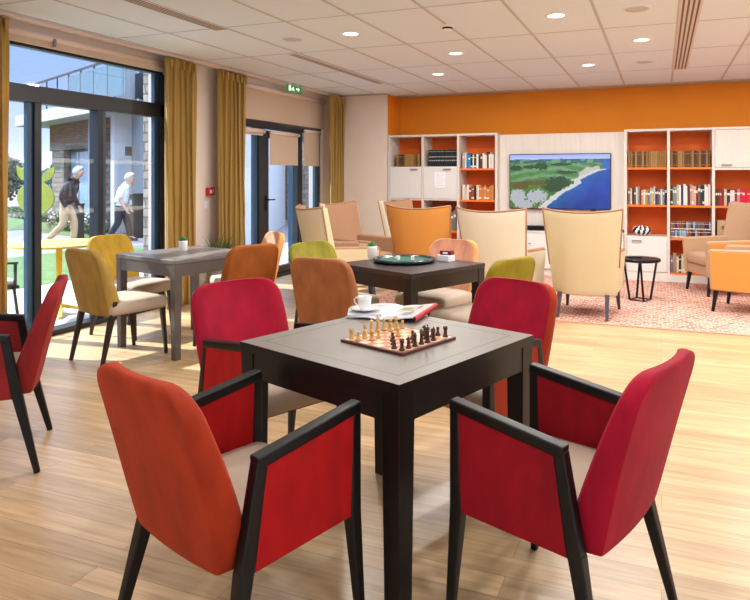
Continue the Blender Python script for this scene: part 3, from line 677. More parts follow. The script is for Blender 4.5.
# ------------------------------------------------------------------ dining furniture
def back_mb(wb=.205, wt=.212, z0=.36, z1=.85, y0=-.225, y1=-.345, th0=.11, th1=.055, rtop=.085, rbot=.012):
    """upholstered back: loft of rounded sections; material 0 outer and wings, 1 inner face"""
    b = MB(); rs = []; K = 26; tags = []
    zs = [z0 + (z1-z0)*(1-math.cos(PI*k/K))/2 for k in range(K+1)]
    for z in zs:
        t = (z-z0)/(z1-z0)
        w = wb + (wt-wb)*min(1, t*1.15) + .012*math.sin(PI*t)
        if z > z1-rtop: w -= rtop*1.0 - math.sqrt(max(0, rtop**2-(z-(z1-rtop))**2))*1.0
        if z < z0+rbot: w -= (rbot - math.sqrt(max(0, rbot**2-(z0+rbot-z)**2)))*.7
        yo = y0 + (y1-y0)*t**.9 + .008*math.sin(PI*t)
        th = th0 + (th1-th0)*t
        if z > z1-.03: 
            q = (z-(z1-.03))/.03; sh = th*.5*(1-math.sqrt(max(0, 1-q*q))); yo += sh*.55; th -= sh*1.1
        ring = []
        N1 = 10
        for i in range(N1+1):                      # outer face, slightly bowed
            s = -1 + 2*i/N1; ring.append((s*w*.975, yo - .012*(1-s*s), z))
        sidew = w + .010*math.sin(PI*min(1, t*1.05))
        ring += [(w, yo+.005, z), (w+.006+(sidew-w)*.5, yo+th*.35, z), (sidew+.006, yo+th*.8, z), (sidew-.010, yo+th, z)]
        for i in range(1, N1):
            s = 1 - 2*i/N1; ring.append((s*(sidew-.012), yo+th - .038*(1-s*s)*min(1, th/.06), z))
        ring += [(-sidew+.010, yo+th, z), (-sidew-.006, yo+th*.8, z), (-w-.006-(sidew-w)*.5, yo+th*.35, z), (-w, yo+.005, z)]
        rs.append(ring)
    b.rings(rs)
    n = len(rs[0])
    for q in range(len(b.f)-2):
        i = q % n
        if 14 <= i <= 23: b.m[q] = 1
    return b
def crease_back(o, n=28):
    me = o.data; at = me.attributes.get('sharp_edge') or me.attributes.new('sharp_edge', 'BOOLEAN', 'EDGE')
    rings = len(me.vertices)//n
    for e in me.edges:
        a, c_ = e.vertices
        if abs(a-c_) == n and a % n in (0, 10) and min(a, c_)//n < rings*.80: at.data[e.index].value = True
    return o
def cushion(mb, x0, x1, y0, y1, z0, z1, crown=.015, n=8, fw=None):
    """rounded seat cushion"""
    rs = []; m = []
    for k in range(7):
        t = k/6; z = z0 + (z1-z0)*t
        ins = .012*(1-math.sin(PI*min(max(t, 0), 1)))**1.5
        r = .035
        ring = []
        for cx_, cy_, a0 in ((x1-r-ins, y1-r-ins, 0), (x0+r+ins, y1-r-ins, 90), (x0+r+ins, y0+r+ins, 180), (x1-r-ins, y0+r+ins, 270)):
            for q in range(5):
                a = R(a0 + q*22.5); ring.append((cx_+r*math.cos(a), cy_+r*math.sin(a), z))
        rs.append(ring)
    top = rs[-1]; cx_, cy_ = (x0+x1)/2, (y0+y1)/2
    for s, dz in ((.8, .6), (.5, .9), (.2, 1)):
        rs.append([(cx_+(p[0]-cx_)*s, cy_+(p[1]-cy_)*s, z1+crown*dz) for p in top])
    mb.rings(rs)
    return mb
def side_chair(label, x, y, heading, outer, inner, legm='dark', seatm='seat'):
    t = thing('dining_chair', label, 'chair', (x, y, 0), R(heading-90), group=None)
    b = back_mb(); o = crease_back(b.build('backrest', [M[outer], M[inner]], t, smooth=True))
    b = MB(); cushion(b, -.235, .235, -.235, .25, .365, .455); b.build('seat', M[seatm], t, smooth=True)
    b = MB(); b.box(-.17, .17, -.17, .18, .35, .37); b.build('seat_frame', M[legm], t)
    for sx in (-1, 1):
        b = MB(); b.bar((sx*.205, .205, .37), (sx*.213, .235, 0), (.036, .036), (.022, .022)); b.build('leg', M[legm], t, bevel=.004)
        b = MB(); b.bar((sx*.2, -.205, .36), (sx*.205, -.285, 0), (.036, .042), (.022, .024))
        b.bar((sx*.2, -.205, .34), (sx*.232, -.195, .47), (.02, .045), (.014, .03)); b.build('leg', M[legm], t, bevel=.004)
    return t
def arm_chair(label, x, y, heading, outer, inner, panel):
    t = thing('dining_armchair', label, 'armchair', (x, y, 0), R(heading-90), group=None)
    b = back_mb(wb=.205, wt=.222, z0=.35, z1=.857, y0=-.25, y1=-.382, th0=.115, th1=.05); crease_back(b.build('backrest', [M[outer], M[inner]], t, smooth=True))
    b = MB(); cushion(b, -.225, .225, -.2, .2, .36, .455); b.build('seat', M['seat'], t, smooth=True)
    b = MB(); b.box(-.19, .19, -.17, .16, .345, .362); b.build('seat_frame', M['black'], t)
    for sx in (-1, 1):
        X = sx*.243
        b = MB(); poly = [(.185, .352), (.185, .665), (-.158, .62), (-.2, .345)]
        b.prism(poly, lambda p, tt: (tt, p[0], p[1]), X-.016, X+.016); b.build('side_panel', M[panel], t, bevel=.006)
        b = MB(); b.bar((X, .212, .675), (X, -.168, .625), (.042, .034)); b.build('arm', M['black'], t, bevel=.006)
        b = MB(); b.bar((X, .196, .672), (X, .19, .35), (.036, .034), (.042, .042)); b.bar((X, .19, .36), (sx*.262, .21, 0), (.042, .042), (.024, .024)); b.build('leg', M['black'], t, bevel=.006)
        b = MB(); b.bar((X, -.152, .625), (X, -.2, .35), (.036, .036), (.042, .044)); b.bar((X, -.2, .36), (sx*.279, -.285, 0), (.042, .044), (.024, .026)); b.build('leg', M['black'], t, bevel=.006)
    return t
arm_chair('orange-red velvet armchair seen from behind in the near left, red side panels', -1.167, 1.663, 71.2, 'brick', 'redpanel', 'redpanel')
arm_chair('crimson velvet armchair on the near right of the chess table', -.322, 2.07, 161.2, 'crimson', 'crimsonD', 'crimsonD')
arm_chair('crimson armchair on the far left side of the chess table facing right', -1.655, 2.53, -25, 'crimson', 'crimson', 'redpanel')
arm_chair('pinkish crimson armchair with orange-red sides behind the chess table', -.81, 2.88, 246, 'brick', 'crimson', 'brick')
arm_chair('dull red armchair cut off by the left edge of the picture', -3.1, 2.17, 225, 'dullred', 'dullred', 'dullred')
side_chair('khaki-gold velvet chair seen from behind at the window table, mustard side', -3.86, 3.83, 77, 'khaki', 'mustard')
side_chair('golden yellow velvet chair against the window, facing the window table', -4.34, 4.44, 358, 'gold', 'gold')
side_chair('amber velvet chair with its back turned, right of the window table', -3.24, 4.37, 158, 'amber', 'ambers')
side_chair('peach chair half hidden behind the amber chair, near the glazed door', -3.60, 5.0, 232, 'peachs', 'peach')
side_chair('copper brown velvet chair seen from behind at the dark table', -2.05, 4.0, 87, 'copper', 'ambers')
side_chair('pale lime velvet chair at the left side of the dark table', -2.34, 4.45, -20, 'lime', 'lime')
side_chair('light peach velvet chair behind the dark table facing the camera', -1.68, 4.87, 257, 'peachs', 'peach')
side_chair('olive yellow chair at the right of the dark table, behind the crimson armchair', -1.17, 4.27, 155, 'olive', 'olive')

def table(name, label, cx, cy, rot, s, top, side, inlay=None, leg=.07, h=.75):
    t = thing(name, label, 'table', (cx, cy, 0), R(rot))
    H = s/2
    b = MB()
    if inlay:
        g = .065
        b.box(-H, H, -H, H, h-.032, h-.003)
        for x0, x1, y0, y1 in ((-H, H, -H, -H+g), (-H, H, H-g, H), (-H, -H+g, -H+g, H-g), (H-g, H, -H+g, H-g)): b.box(x0, x1, y0, y1, h-.004, h)
        b.build('table_top', M[side if inlay == 'd' else side], t)
        b2 = MB(); o1 = H-.0008; o2 = H-g
        b2.add([(-o1,-o1,h+.0008),(o1,-o1,h+.0008),(o1,o1,h+.0008),(-o1,o1,h+.0008),(-o2,-o2,h+.0008),(o2,-o2,h+.0008),(o2,o2,h+.0008),(-o2,o2,h+.0008),
                (-o1,-o1,h-.002),(o1,-o1,h-.002),(o1,o1,h-.002),(-o1,o1,h-.002)], [(0,1,5,4),(1,2,6,5),(2,3,7,6),(3,0,4,7),(0,8,9,1),(1,9,10,2),(2,10,11,3),(3,11,8,0)])
        b2.build('border', M[top], t)
        b3 = MB(); b3.box(-H+g+.002, H-g-.002, -H+g+.002, H-g-.002, h-.003, h+.0005); b3.build('inlay', M[top], t)
    else:
        b.box(-H, H, -H, H, h-.03, h); b.build('table_top', M[top], t, bevel=.003)
    a = H-.006; q_ = H-leg-.001
    b = MB()
    for x0, x1, y0, y1 in ((-q_, q_, -a, -a+.022), (-q_, q_, a-.022, a), (-a, -a+.022, -q_, q_), (a-.022, a, -q_, q_)): b.box(x0, x1, y0, y1, h-.125, h-.031)
    b.build('apron', M[side], t)
    for sx in (-1, 1):
        for sy in (-1, 1):
            c_ = H-leg/2-.002
            b = MB(); b.bar((sx*c_, sy*c_, h-.031), (sx*c_, sy*c_, 0), (leg, leg), (leg*.8, leg*.8)); b.build('leg', M[side], t, bevel=.003)
    return t
table('chess_table', 'square table with grey-brown top and black legs holding the chess board', -.977, 2.293, 71-90, .80, 'taupe', 'black', inlay='y', leg=.075)
table('dining_table', 'square dark brown table holding the round game tray', -1.69, 4.36, 66-90, .76, 'darktop', 'dark', leg=.07)
table('dining_table', 'square dark wooden table by the window, greyed by window sheen, with one small potted plant', -3.66, 4.31, 77-90, .77, 'sheentop', 'sheenside', leg=.062)

# ---- chess set
BC = Vector((-.929, 2.268, .7512)); BA = R(71-90)
t = thing('chess_board', 'flat wooden chess board on the grey-brown table top', 'chess board', BC, BA)
S = .31; sq = S*.93/8
b = MB(); b.box(-S/2, S/2, -S/2, S/2, 0, .010); b.build('board', M['boardE'], t, bevel=.001)
b = MB()
for i in range(8):
    for j in range(8):
        x0 = -4*sq+i*sq; y0 = -4*sq+j*sq; b.box(x0, x0+sq, y0, y0+sq, .010, .0106, (i+j) % 2)
b.build('squares', [M['sqL'], M['sqD']], t)
def prof_piece(kind):
    base = [(.0105, 0), (.0115, .002), (.011, .005), (.008, .007), (.0075, .009)]
    if kind == 'pawn': return base + [(.005, .014), (.0042, .020), (.0068, .0215), (.004, .023), (.0058, .026), (.0062, .029), (.005, .032), (.0005, .0335)]
    if kind == 'rook': return base + [(.0065, .016), (.006, .026), (.0085, .028), (.0088, .037), (.006, .037), (.0055, .034), (.0005, .034)]
    if kind == 'bishop': return base + [(.006, .016), (.0045, .029), (.0078, .031), (.0045, .033), (.0064, .037), (.0066, .041), (.004, .046), (.0018, .048), (.0024, .050), (.0005, .052)]
    if kind == 'queen': return base + [(.0065, .016), (.005, .036), (.0085, .038), (.005, .040), (.0085, .050), (.006, .051), (.0025, .053), (.0028, .055), (.0005, .057)]
    if kind == 'king': return base + [(.007, .016), (.0055, .038), (.009, .040), (.0055, .042), (.0085, .053), (.006, .056), (.0005, .058)]
    return base + [(.0075, .012), (.006, .015), (.0005, .016)]
protos = {}
def piece(kind, dark, i, j, label):
    """i along the board's x, j along its y"""
    key_ = (kind, dark)
    if key_ not in protos:
        b = MB(); b.lathe(prof_piece(kind), 16)
        if kind == 'knight':
            b.prism([(-.006, .014), (.006, .014), (.0055, .026), (.003, .036), (-.001, .041), (-.003, .038), (-.0105, .032), (-.010, .028), (-.004, .028), (-.006, .021)], lambda p, tt: (tt, p[0], p[1]), -.0035, .0035)
        if kind == 'king': b.box(-.001, .001, -.001, .001, .057, .067); b.box(-.001, .001, -.0035, .0035, .061, .063)
        if kind == 'rook':
            for q in range(4): a = q*PI/2+.4; b.box(.0065*math.cos(a)-.0018, .0065*math.cos(a)+.0018, .0065*math.sin(a)-.0018, .0065*math.sin(a)+.0018, .036, .040)
        o = b.build('chess_' + kind, M['chessD' if dark else 'chessL'], None, smooth=True); protos[key_] = o
    else:
        o = protos[key_].copy(); COL.objects.link(o)
    lx = (-3.5+i)*sq; ly = (-3.5+j)*sq
    o.location = (BC.x + lx*math.cos(BA) - ly*math.sin(BA), BC.y + lx*math.sin(BA) + ly*math.cos(BA), BC.z + .0107)
    o.rotation_euler = (0, 0, BA + (0 if not dark else PI) + PI/2)
    tag(o, label, 'chess piece', ('dark' if dark else 'pale') + ' chess pieces on the board')
# board frame: +x runs from the near corner to the right corner's edge line, dark army along the low-y side
# local x axis = direction 71-90=-19 deg; local y axis = 71 deg
order = ['rook', 'knight', 'bishop', 'queen', 'king', 'bishop', 'knight', 'rook']
place_w = ['nearest the left corner', 'second from the left corner', 'third from the left corner', 'beside the king', 'in the middle of its row', 'sixth from the left corner', 'second from the far corner', 'nearest the far corner']
for k in range(8):
    # pale back rank on local -x side (left), running along local y
    if order[k] in ('rook',): lab = 'pale wooden rook %s of the board' % ('nearest the left', 'nearest the far')[k > 3] + ' corner'
    if k in (1, 6):
        piece('knight', False, 0 if k == 6 else 2, k, 'pale wooden knight %s' % ('standing forward near the left corner', 'near the far corner, on its back row')[k > 3])
    elif k in (0, 7): piece('rook', False, 0, k, 'pale wooden rook at the %s corner of the board' % ('left', 'far')[k > 3])
    elif k in (2, 5): piece('bishop', False, 0, k, 'pale wooden bishop %s' % ('between the left corner and the pale queen', 'on the far side of the pale king')[k > 3])
    elif k == 3: piece('queen', False, 0, k, 'pale wooden queen on its back row')
    else: piece('king', False, 0, k, 'pale wooden king with a cross on its back row')
for k, f_ in enumerate((1, 1, 2, 3, 3, 1, 1, 1)):
    piece('pawn', False, f_, k, 'pale wooden pawn, %s in its line counted from the left corner' % ORD[k])
for k in range(8):
    nm = order[k]; row_ = 7
    if nm == 'rook': piece('rook', True, 7, k, 'dark wooden rook at the %s corner of the board' % ('near', 'right')[k > 3])
    elif nm == 'knight': piece('knight', True, (7, 5)[k > 3], k, 'dark wooden knight %s' % ('next to the near corner rook', 'standing forward of the right corner')[k > 3])
    elif nm == 'bishop': piece('bishop', True, 7, k, 'dark wooden bishop %s' % ('between the near corner and the dark queen', 'on the right of the dark king')[k > 3])
    elif nm == 'queen': piece('queen', True, 7, k, 'dark wooden queen on its back row')
    else: piece('king', True, 7, k, 'dark wooden king with a cross on its back row')
for k, f_ in enumerate((6, 5, 4, 6, 4, 6, 6, 6)):
    if k in (1, 4): f_ = 5
    piece('pawn', True, f_ if not (k == 6 and f_ == 5) else 6, k, 'dark wooden pawn, %s in its line counted from the near corner' % ORD[k])

# ---- magazine, cup and saucer
t = thing('magazine', 'open glossy magazine lying behind the chess board on the table', 'magazine', (-1.145, 2.71, .7512), R(2))
def page(mb, x0, x1, y0, y1, f0, mi=0, n=14, th=.004):
    rs = []
    for k in range(n+1):
        u = k/n; x = x0+(x1-x0)*u; z = f0(u)
        rs.append([(x, y0, z), (x, y1, z), (x, y1, max(z-th, 0)), (x, y0, max(z-th, 0))])
    mb.rings(rs, mi)
b = MB(); page(b, -.16, 0, -.16, .16, lambda u: .004+.012*math.sin(PI*min(1, u*1.0))*(.4+.6*u)); b.build('left_pages', M['paper'], t, smooth=False)
b = MB(); page(b, 0, .16, -.16, .16, lambda u: .004+.010*math.sin(PI*u)+.022*max(0, u-.55)/.45); b.build('right_pages', M['paper'], t)
b = MB(); 
rs = []
for k in range(9):
    a = -PI/2 + PI*1.1*k/8; rs.append([(.162+.011*math.cos(a), -.16, .015+.012*math.sin(a)+.001), (.162+.011*math.cos(a), .16, .015+.012*math.sin(a)+.001), (.162+.009*math.cos(a), .16, .015+.010*math.sin(a)+.001), (.162+.009*math.cos(a), -.16, .015+.010*math.sin(a)+.001)])
b.rings(rs); b.build('cover', M['redcover'], t)
b = MB()
rz = lambda u: .0045+.010*math.sin(PI*u)+.022*max(0, u-.55)/.45
for (u0, u1, y0, y1, mi) in ((.12, .9, .02, .125, 0), (.2, .5, .03, .09, 1), (.5, .75, .05, .11, 2), (.45, .75, -.08, -.02, 3), (.1, .4, -.12, -.03, 4)):
    for q in range(4):
        a0 = u0+(u1-u0)*q/4; a1 = u0+(u1-u0)*(q+1)/4; e = .0006+.0002*mi
        b.add([(.16*a0, y0, rz(a0)+e), (.16*a1, y0, rz(a1)+e), (.16*a1, y1, rz(a1)+e), (.16*a0, y1, rz(a0)+e)], [(0,1,2,3)], mi)
b.build('printed_picture', [mat('photo_pale', '#c9c6b8', .4), M['photo1'], M['photo2'], M['photo3'], mat('text_grey', '#d5d8dc', .4)], t, fixn=False)
b = MB()
lz = lambda u: .0048+.012*math.sin(PI*u)*(.4+.6*u)
for q in range(11):
    y0 = -.12+q*.022
    for (u0, u1) in ((.1, .45), (.52, .9)):
        b.add([(-.16+.16*u0, y0, lz(u0)+.0006), (-.16+.16*u1, y0, lz(u1)+.0006), (-.16+.16*u1, y0+.006, lz(u1)+.0006), (-.16+.16*u0, y0+.006, lz(u0)+.0006)], [(0,1,2,3)])
b.build('printed_text', mat('print_lines', '#c3c6cb', .5), t, fixn=False)
SP = (-1.245, 2.635)
t = thing('saucer', 'white saucer under the coffee cup beside the magazine', 'saucer', (SP[0], SP[1], .77))
b = MB(); b.lathe([(.001, .0), (.028, .0), (.030, .003), (.052, .009), (.066, .014), (.067, .0155), (.052, .0115), (.028, .0055), (.001, .0045)], 36); b.build('dish', M['porcelain'], t, smooth=True)
t = thing('coffee_cup', 'white coffee cup with handle on its saucer at the chess table', 'cup', (SP[0], SP[1], .7757))
b = MB(); b.lathe([(.001, .0), (.020, .0), (.022, .004), (.028, .02), (.031, .045), (.032, .060), (.0305, .060), (.0285, .045), (.0255, .02), (.018, .006), (.001, .005)], 32); b.build('cup_body', M['porcelain'], t, smooth=True)
b = MB(); b.tube([(-.029, -.003, .050), (-.040, -.005, .053), (-.048, -.006, .044), (-.046, -.006, .030), (-.036, -.004, .020), (-.026, -.003, .018)], .0035, 8); b.build('handle', M['porcelain'], t, smooth=True)
b = MB(); b.lathe([(.001, .05), (.029, .05), (.029, .049)], 28); b.build('coffee', M['coffee'], t)
t = thing('napkin', 'folded pale paper under the saucer', 'napkin', (SP[0], SP[1], .7512), R(25))
b = MB(); b.box(-.075, .075, -.07, .07, 0, .0185); b.build('folded_sheet', M['paper'], t, bevel=.004)

# ---- things on the dark table
t = thing('game_tray', 'round tray with dark rim and green felt on the dark table', 'tray', (-1.765, 4.42, .75))
b = MB(); b.lathe([(.001, 0), (.2, 0), (.225, .006), (.232, .018), (.226, .028), (.212, .030), (.195, .024), (.185, .014), (.001, .0135)], 56); b.build('rim', M['trayrim'], t, smooth=True)
b = MB(); b.lathe([(.001, .0145), (.188, .0145), (.188, .0138)], 48); b.build('felt', M['felt'], t)
for (x, y, l) in ((-.035, -.01, 'left'), (.045, .005, 'right')):
    o = MB().box(-.013, .013, -.013, .013, 0, .026)
    for q in range(2): o.box(-.003, .003, -.003+.0, .003, .026, .0262, 1)
    o = o.build('die', [M['white'], M['black']], None, bevel=.003); o.location = (-1.765+x*1.4, 4.42+y, .7646); o.rotation_euler = (0, 0, x*9)
    tag(o, '%s of the two white dice on the green felt tray' % l, 'die')
t = thing('card_holder', 'small white box of playing cards on the right of the round tray', 'card box', (-1.49, 4.56, .75), R(-20))
b = MB(); b.box(-.055, .055, -.04, .04, 0, .045); b.build('tray_box', M['white'], t, bevel=.003)
t = thing('card_pack', 'dark red pack of cards lying on the small white box', 'card pack', (-1.485, 4.57, .796), R(-8))
b = MB(); b.box(-.045, .045, -.03, .03, 0, .03); b.build('pack', mat('pack_red', '#6e1218', .4), t, bevel=.002)
b = MB(); b.box(-.02, .02, -.0305, -.03, .008, .022); b.build('emblem', M['white'], t)
def succulent(label, x, y, z, r=.036, h=.088, seed=1, k=1.0):
    t = thing('potted_plant', label, 'potted plant', (x, y, z))
    b = MB(); b.lathe([(.001, 0), (r*.86, 0), (r*.96, .006), (r, h*.85), (r*.98, h), (r*.88, h), (r*.86, h*.88), (.001, h*.88)], 28); b.build('pot', M['porcelain'], t, smooth=True)
    b = MB(); b.lathe([(.001, h*.9), (r*.85, h*.9), (r*.85, h*.885)], 20); b.build('soil', M['soil'], t)
    rnd = random.Random(seed); b = MB()
    for i in range(34):
        a = i*2.4; tilt = .15+.95*(i/34); L_ = (.03+.02*rnd.random())*k; w = .009*k
        d = Vector((math.cos(a)*math.sin(tilt), math.sin(a)*math.sin(tilt), math.cos(tilt)))
        sdir = Vector((-math.sin(a), math.cos(a), 0)); up = d.cross(sdir)
        p0 = Vector((d.x*.01, d.y*.01, h*.9))
        ring = [[p0 + d*(L_*q) + sdir*(w*s_*wd) + up*(w*.35*u_*wd) for s_, u_ in ((1,0),(0,1),(-1,0),(0,-1))] for q, wd in ((0,.4),(.35,.9),(.7,1),(.92,.5),(1,.08))]
        b.rings(ring)
    b.build('leaves', M['leaf'], t, smooth=True)
succulent('small succulent in a white pot on the window table', -3.755, 4.385, .75, seed=2)
succulent('small succulent in a white pot on the dark table left of the tray', -2.07, 4.52, .75, r=.038, h=.092, seed=5)

# ---- grassy plant behind the window table
t = thing('potted_plant', 'tall grassy plant in a pot below the red alarm box', 'potted plant', (-4.5, 5.85, 0))
b = MB(); b.lathe([(.001, 0), (.11, 0), (.15, .36), (.155, .4), (.14, .4), (.135, .36), (.001, .35)], 24); b.build('pot', mat('grey_pot', '#8b8782', .7), t, smooth=True)
b = MB(); b.lathe([(.001, .36), (.13, .36), (.13, .355)], 20); b.build('soil', M['soil'], t)
b = MB(); rnd = random.Random(3)
for i in range(110):
    a = rnd.uniform(0, 2*PI); tl = rnd.uniform(.1, .75); L_ = rnd.uniform(.25, .45)
    pts = []; p = Vector((rnd.uniform(-.05,.05), rnd.uniform(-.05,.05), .36))
    for q in range(6):
        pts.append(p.copy()); tt = tl*(.4+q*.28); p += Vector((math.cos(a)*math.sin(tt), math.sin(a)*math.sin(tt), math.cos(tt)))*(L_/5)
    sd = Vector((-math.sin(a), math.cos(a), 0))
    rs = [[pt + sd*w_, pt - sd*w_, pt + Vector((0,0,.001))] for pt, w_ in zip(pts, (.004,.006,.006,.005,.003,.0006))]
    b.rings(rs, cap=False)
b.build('blades', M['leaf2'], t)

# ------------------------------------------------------------------ lounge armchairs
def lounge(label, x, y, heading, outer, inner='tan', legm='slate', seatm=None):
    """tub-like armchair: tall winged back, body down to 0.22 m; forward = +y local"""
    t = thing('lounge_armchair', label, 'armchair', (x, y, .0115), R(heading-90))
    # back shell: bowed outer face, top edge dipping in the middle
    n = 16; rows = 12
    def sec(zf, off, shrink):
        pts = []
        for i in range(n+1):
            s = -1 + 2*i/n
            top = 1.055 - .035*(1-s*s) - (0 if off == 0 else 0)
            z = .215 + (top-.215)*zf
            w = .31 + .07*zf - shrink
            yy = -.30 - .16*zf + .13*(abs(s)**2.4) + off*(1 - .35*zf)
            pts.append((s*w, yy, z))
        return pts
    b = MB()
    outer_r = [sec(k/rows, 0, 0) for k in range(rows+1)]
    b.rings(outer_r, 0, cap=False, closed=False)
    inner_r = [sec(k/rows, .10, .02) for k in range(rows+1)]
    o_ = len(b.v); b.rings([r[::-1] for r in inner_r], 1, cap=False, closed=False)
    # edges
    for zr in (0, rows):
        A = outer_r[zr]; B_ = inner_r[zr]
        b.add(A + B_, [(i, i+1, n+1+i+1, n+1+i) for i in range(n)], 1 if zr else 0)
    for e in (0, n):
        A = [r[e] for r in outer_r]; B_ = [r[e] for r in inner_r]
        b.add(A + B_, [(i, i+1, rows+1+i+1, rows+1+i) for i in range(rows)], 0)
    o = b.build('backrest', [M[outer], M[inner]], t, smooth=False)
    for p in o.data.polygons: p.use_smooth = True
    bm = bmesh.new(); bm.from_mesh(o.data); bmesh.ops.remove_doubles(bm, verts=bm.verts, dist=.0005); bmesh.ops.recalc_face_normals(bm, faces=bm.faces); bm.to_mesh(o.data); bm.free()
    bv = o.modifiers.new('bevel', 'BEVEL'); bv.width = .014; bv.segments = 3; bv.limit_method = 'ANGLE'; bv.angle_limit = R(50)
    # piping along the top outer edge
    b = MB(); b.tube([(p[0], p[1]+.006, p[2]+.004) for p in outer_r[-1]], .009, 8); b.build('top_piping', M[inner], t, smooth=True)
    for e in (0, n):
        b = MB(); b.tube([(r[e][0], r[e][1], r[e][2]) for r in outer_r[4:]], .007, 8); b.build('side_piping', M[inner], t, smooth=True)
    # body under the seat
    b = MB(); b.box(-.27, .27, -.22, .30, .215, .34); b.build('base', M[inner], t, bevel=.02, seg=3)
    b = MB(); cushion(b, -.235, .235, -.24, .325, .34, .455, crown=.02); b.build('seat', M[seatm or inner], t, smooth=True)
    for sx in (-1, 1):
        poly = [(-.17, .215), (.325, .215), (.34, .60), (.32, .632), (-.22, .65), (-.24, .60)]
        b = MB(); x0, x1 = (sx*.235, sx*.292)
        b.prism(poly, lambda p, tt: (tt + sx*.03*(p[1]-.215)/.42, p[0], p[1]), min(x0, x1), max(x0, x1)); b.build('armrest', M[inner], t, bevel=.022, seg=3)
        poly = [(-.18, .23), (.30, .23), (.313, .585), (.30, .605), (-.24, .625), (-.26, .60)]
        b = MB(); b.prism(poly, lambda p, tt: (tt + sx*.03*(p[1]-.215)/.42, p[0], p[1]), sx*.290, sx*.298); b.build('outer_panel', M[outer], t, bevel=.002)
        b = MB(); b.bar((sx*.25, .27, .22), (sx*.265, .30, 0), (.042, .042), (.026, .026)); b.build('leg', M[legm], t, bevel=.004)
        b = MB(); b.bar((sx*.225, -.25, .23), (sx*.235, -.34, 0), (.042, .042), (.028, .028)); b.build('leg', M[legm], t, bevel=.004)
    return t
lounge('cream armchair seen from behind in front of the screen, right of its cream twin', -.69, 6.70, 86, 'cream', 'tan')
lounge('cream armchair seen from behind, between the orange-backed one and the nearest cream one', -1.5, 6.52, 78, 'ivory', 'tan')
lounge('armchair with orange linen back seen from behind, in front of the left bookcase', -2.41, 6.82, 85, 'apricot', 'tan')
lounge('armchair with cream outside and brown trim beside the glazed door, nearest the dark table', -3.22, 6.2, 48, 'cream', 'tan')
lounge('armchair with brown inside and ivory wing facing right, by the far curtain', -3.36, 7.0, -6, 'ivory', 'tan')
lounge('brown armchair half hidden behind the orange-backed one, before the beige wall', -3.0, 7.9, -10, 'ivory', 'tan')
lounge('tan armchair with high back and orange outer arm in front of the right bookcase', .67, 8.42, 203, 'apricot', 'tanL', 'black')
lounge('orange-sided armchair with tan trim cut off by the right edge of the picture', .86, 7.36, 160, 'apricot', 'tanL', 'black')

# ---- black round side table
t = thing('side_table', 'round black side table with slanted metal legs beside the cream armchair', 'side table', (-.22, 7.6, .01))
b = MB(); b.lathe([(.001, .43), (.2, .43), (.215, .437), (.215, .458), (.205, .466), (.001, .466)], 40); b.build('table_top', M['metal'], t, smooth=False)
for k in range(4):
    a = k*PI/2 + .35
    b = MB(); b.bar((.17*math.cos(a-.3), .17*math.sin(a-.3), .43), (.115*math.cos(a), .115*math.sin(a), .006), (.024, .012)); b.build('leg', M['metal'], t)
b = MB()
for k in range(4):
    a = k*PI/2 + .35; c2 = a+PI/2; b.bar((.115*math.cos(a), .115*math.sin(a), .006), (.115*math.cos(c2), .115*math.sin(c2), .006), (.014, .012))
b.build('base_ring', M['metal'], t)
t = thing('remote_control', 'black remote control lying on the round black side table', 'remote control', (-.28, 7.58, .476), R(15))
b = MB(); b.box(-.08, .08, -.022, .022, 0, .016); b.build('casing', M['tvframe'], t, bevel=.005)
b = MB()
for i in range(6):
    for j in range(2): b.box(-.06+i*.02, -.05+i*.02, -.012+j*.014, -.004+j*.014, .016, .0175)
b.build('button', M['slate'], t)

# ------------------------------------------------------------------ outdoors
b = MB(); b.box(-60, -5.15, -30, 60, -.35, -.06); tag(struct('ground', b, M['road']), None, None)
b = MB(); b.box(-7.45, -5.15, -6, 24, -.06, -.02); struct('terrace', b, M['concrete'])
b = MB(); b.box(-10.45, -7.45, -8, 9.9, -.06, -.015); struct('lawn', b, M['lawn'])
b = MB(); b.add([(-60, 0, -.05), (-16.3, -4, -.05), (-16.3, 12.6, -.05), (-12.4, 11.35, -.05), (-12.2, 11.9, -.05), (-40, 26, -.05), (-60, 30, -.05)], [(0,1,2,3,4,5,6)]); struct('verge', b, M['lawn'])
# far building, rotated facade
FA = R(157); FO = Vector((-13.3, 12.45, 0))
t = thing('stone_building', 'stone and white two-storey building across the path with a glazed balcony', 'building', FO, FA)
# local: +x runs away to the far left, +y is into the building (away from us): facade at y=0
def fb(name, m, x0, x1, y0, y1, z0, z1, parent=None, **k):
    b = MB(); b.box(x0, x1, y0, y1, z0, z1); return b.build(name, M[m], parent or t, **k)
# after a 157 deg rotation local +y points to (-sin157, cos157) = (-.39,-.92): towards us, so the building lies at -y
fb('wall', 'stoneG', .1, 4.0, -6, -.35, 0, 2.9)
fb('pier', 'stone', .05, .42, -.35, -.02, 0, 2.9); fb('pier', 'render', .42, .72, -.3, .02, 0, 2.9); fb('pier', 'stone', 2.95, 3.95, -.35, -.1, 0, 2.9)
f_ = fb('window', 'bollard', .74, 2.95, -.36, -.28, .05, 2.15); 
for x0, x1 in ((.8, 1.45), (1.52, 2.2), (2.27, 2.88)): b = MB(); b.box(x0, x1, -.28, -.27, .12, 2.08); b.build('pane', M['winglass'], f_)
fb('lintel', 'stoneG', .42, 4.0, -.35, -.05, 2.15, 2.9)
fb('canopy', 'renderW', -1.4, 5.2, -6, .55, 2.9, 3.22, bevel=.01)
f_ = fb('window', 'bollard', -.6, .05, -.6, -.5, 0, 2.6); b = MB(); b.box(-.54, -.02, -.5, -.49, .1, 2.5); b.build('pane', M['winglass'], f_)
fb('column', 'renderW', -.95, -.72, -.55, .0, 0, 6.5)
fb('end_wall', 'render', -2.6, -.95, -.62, -.42, 0, 2.9)
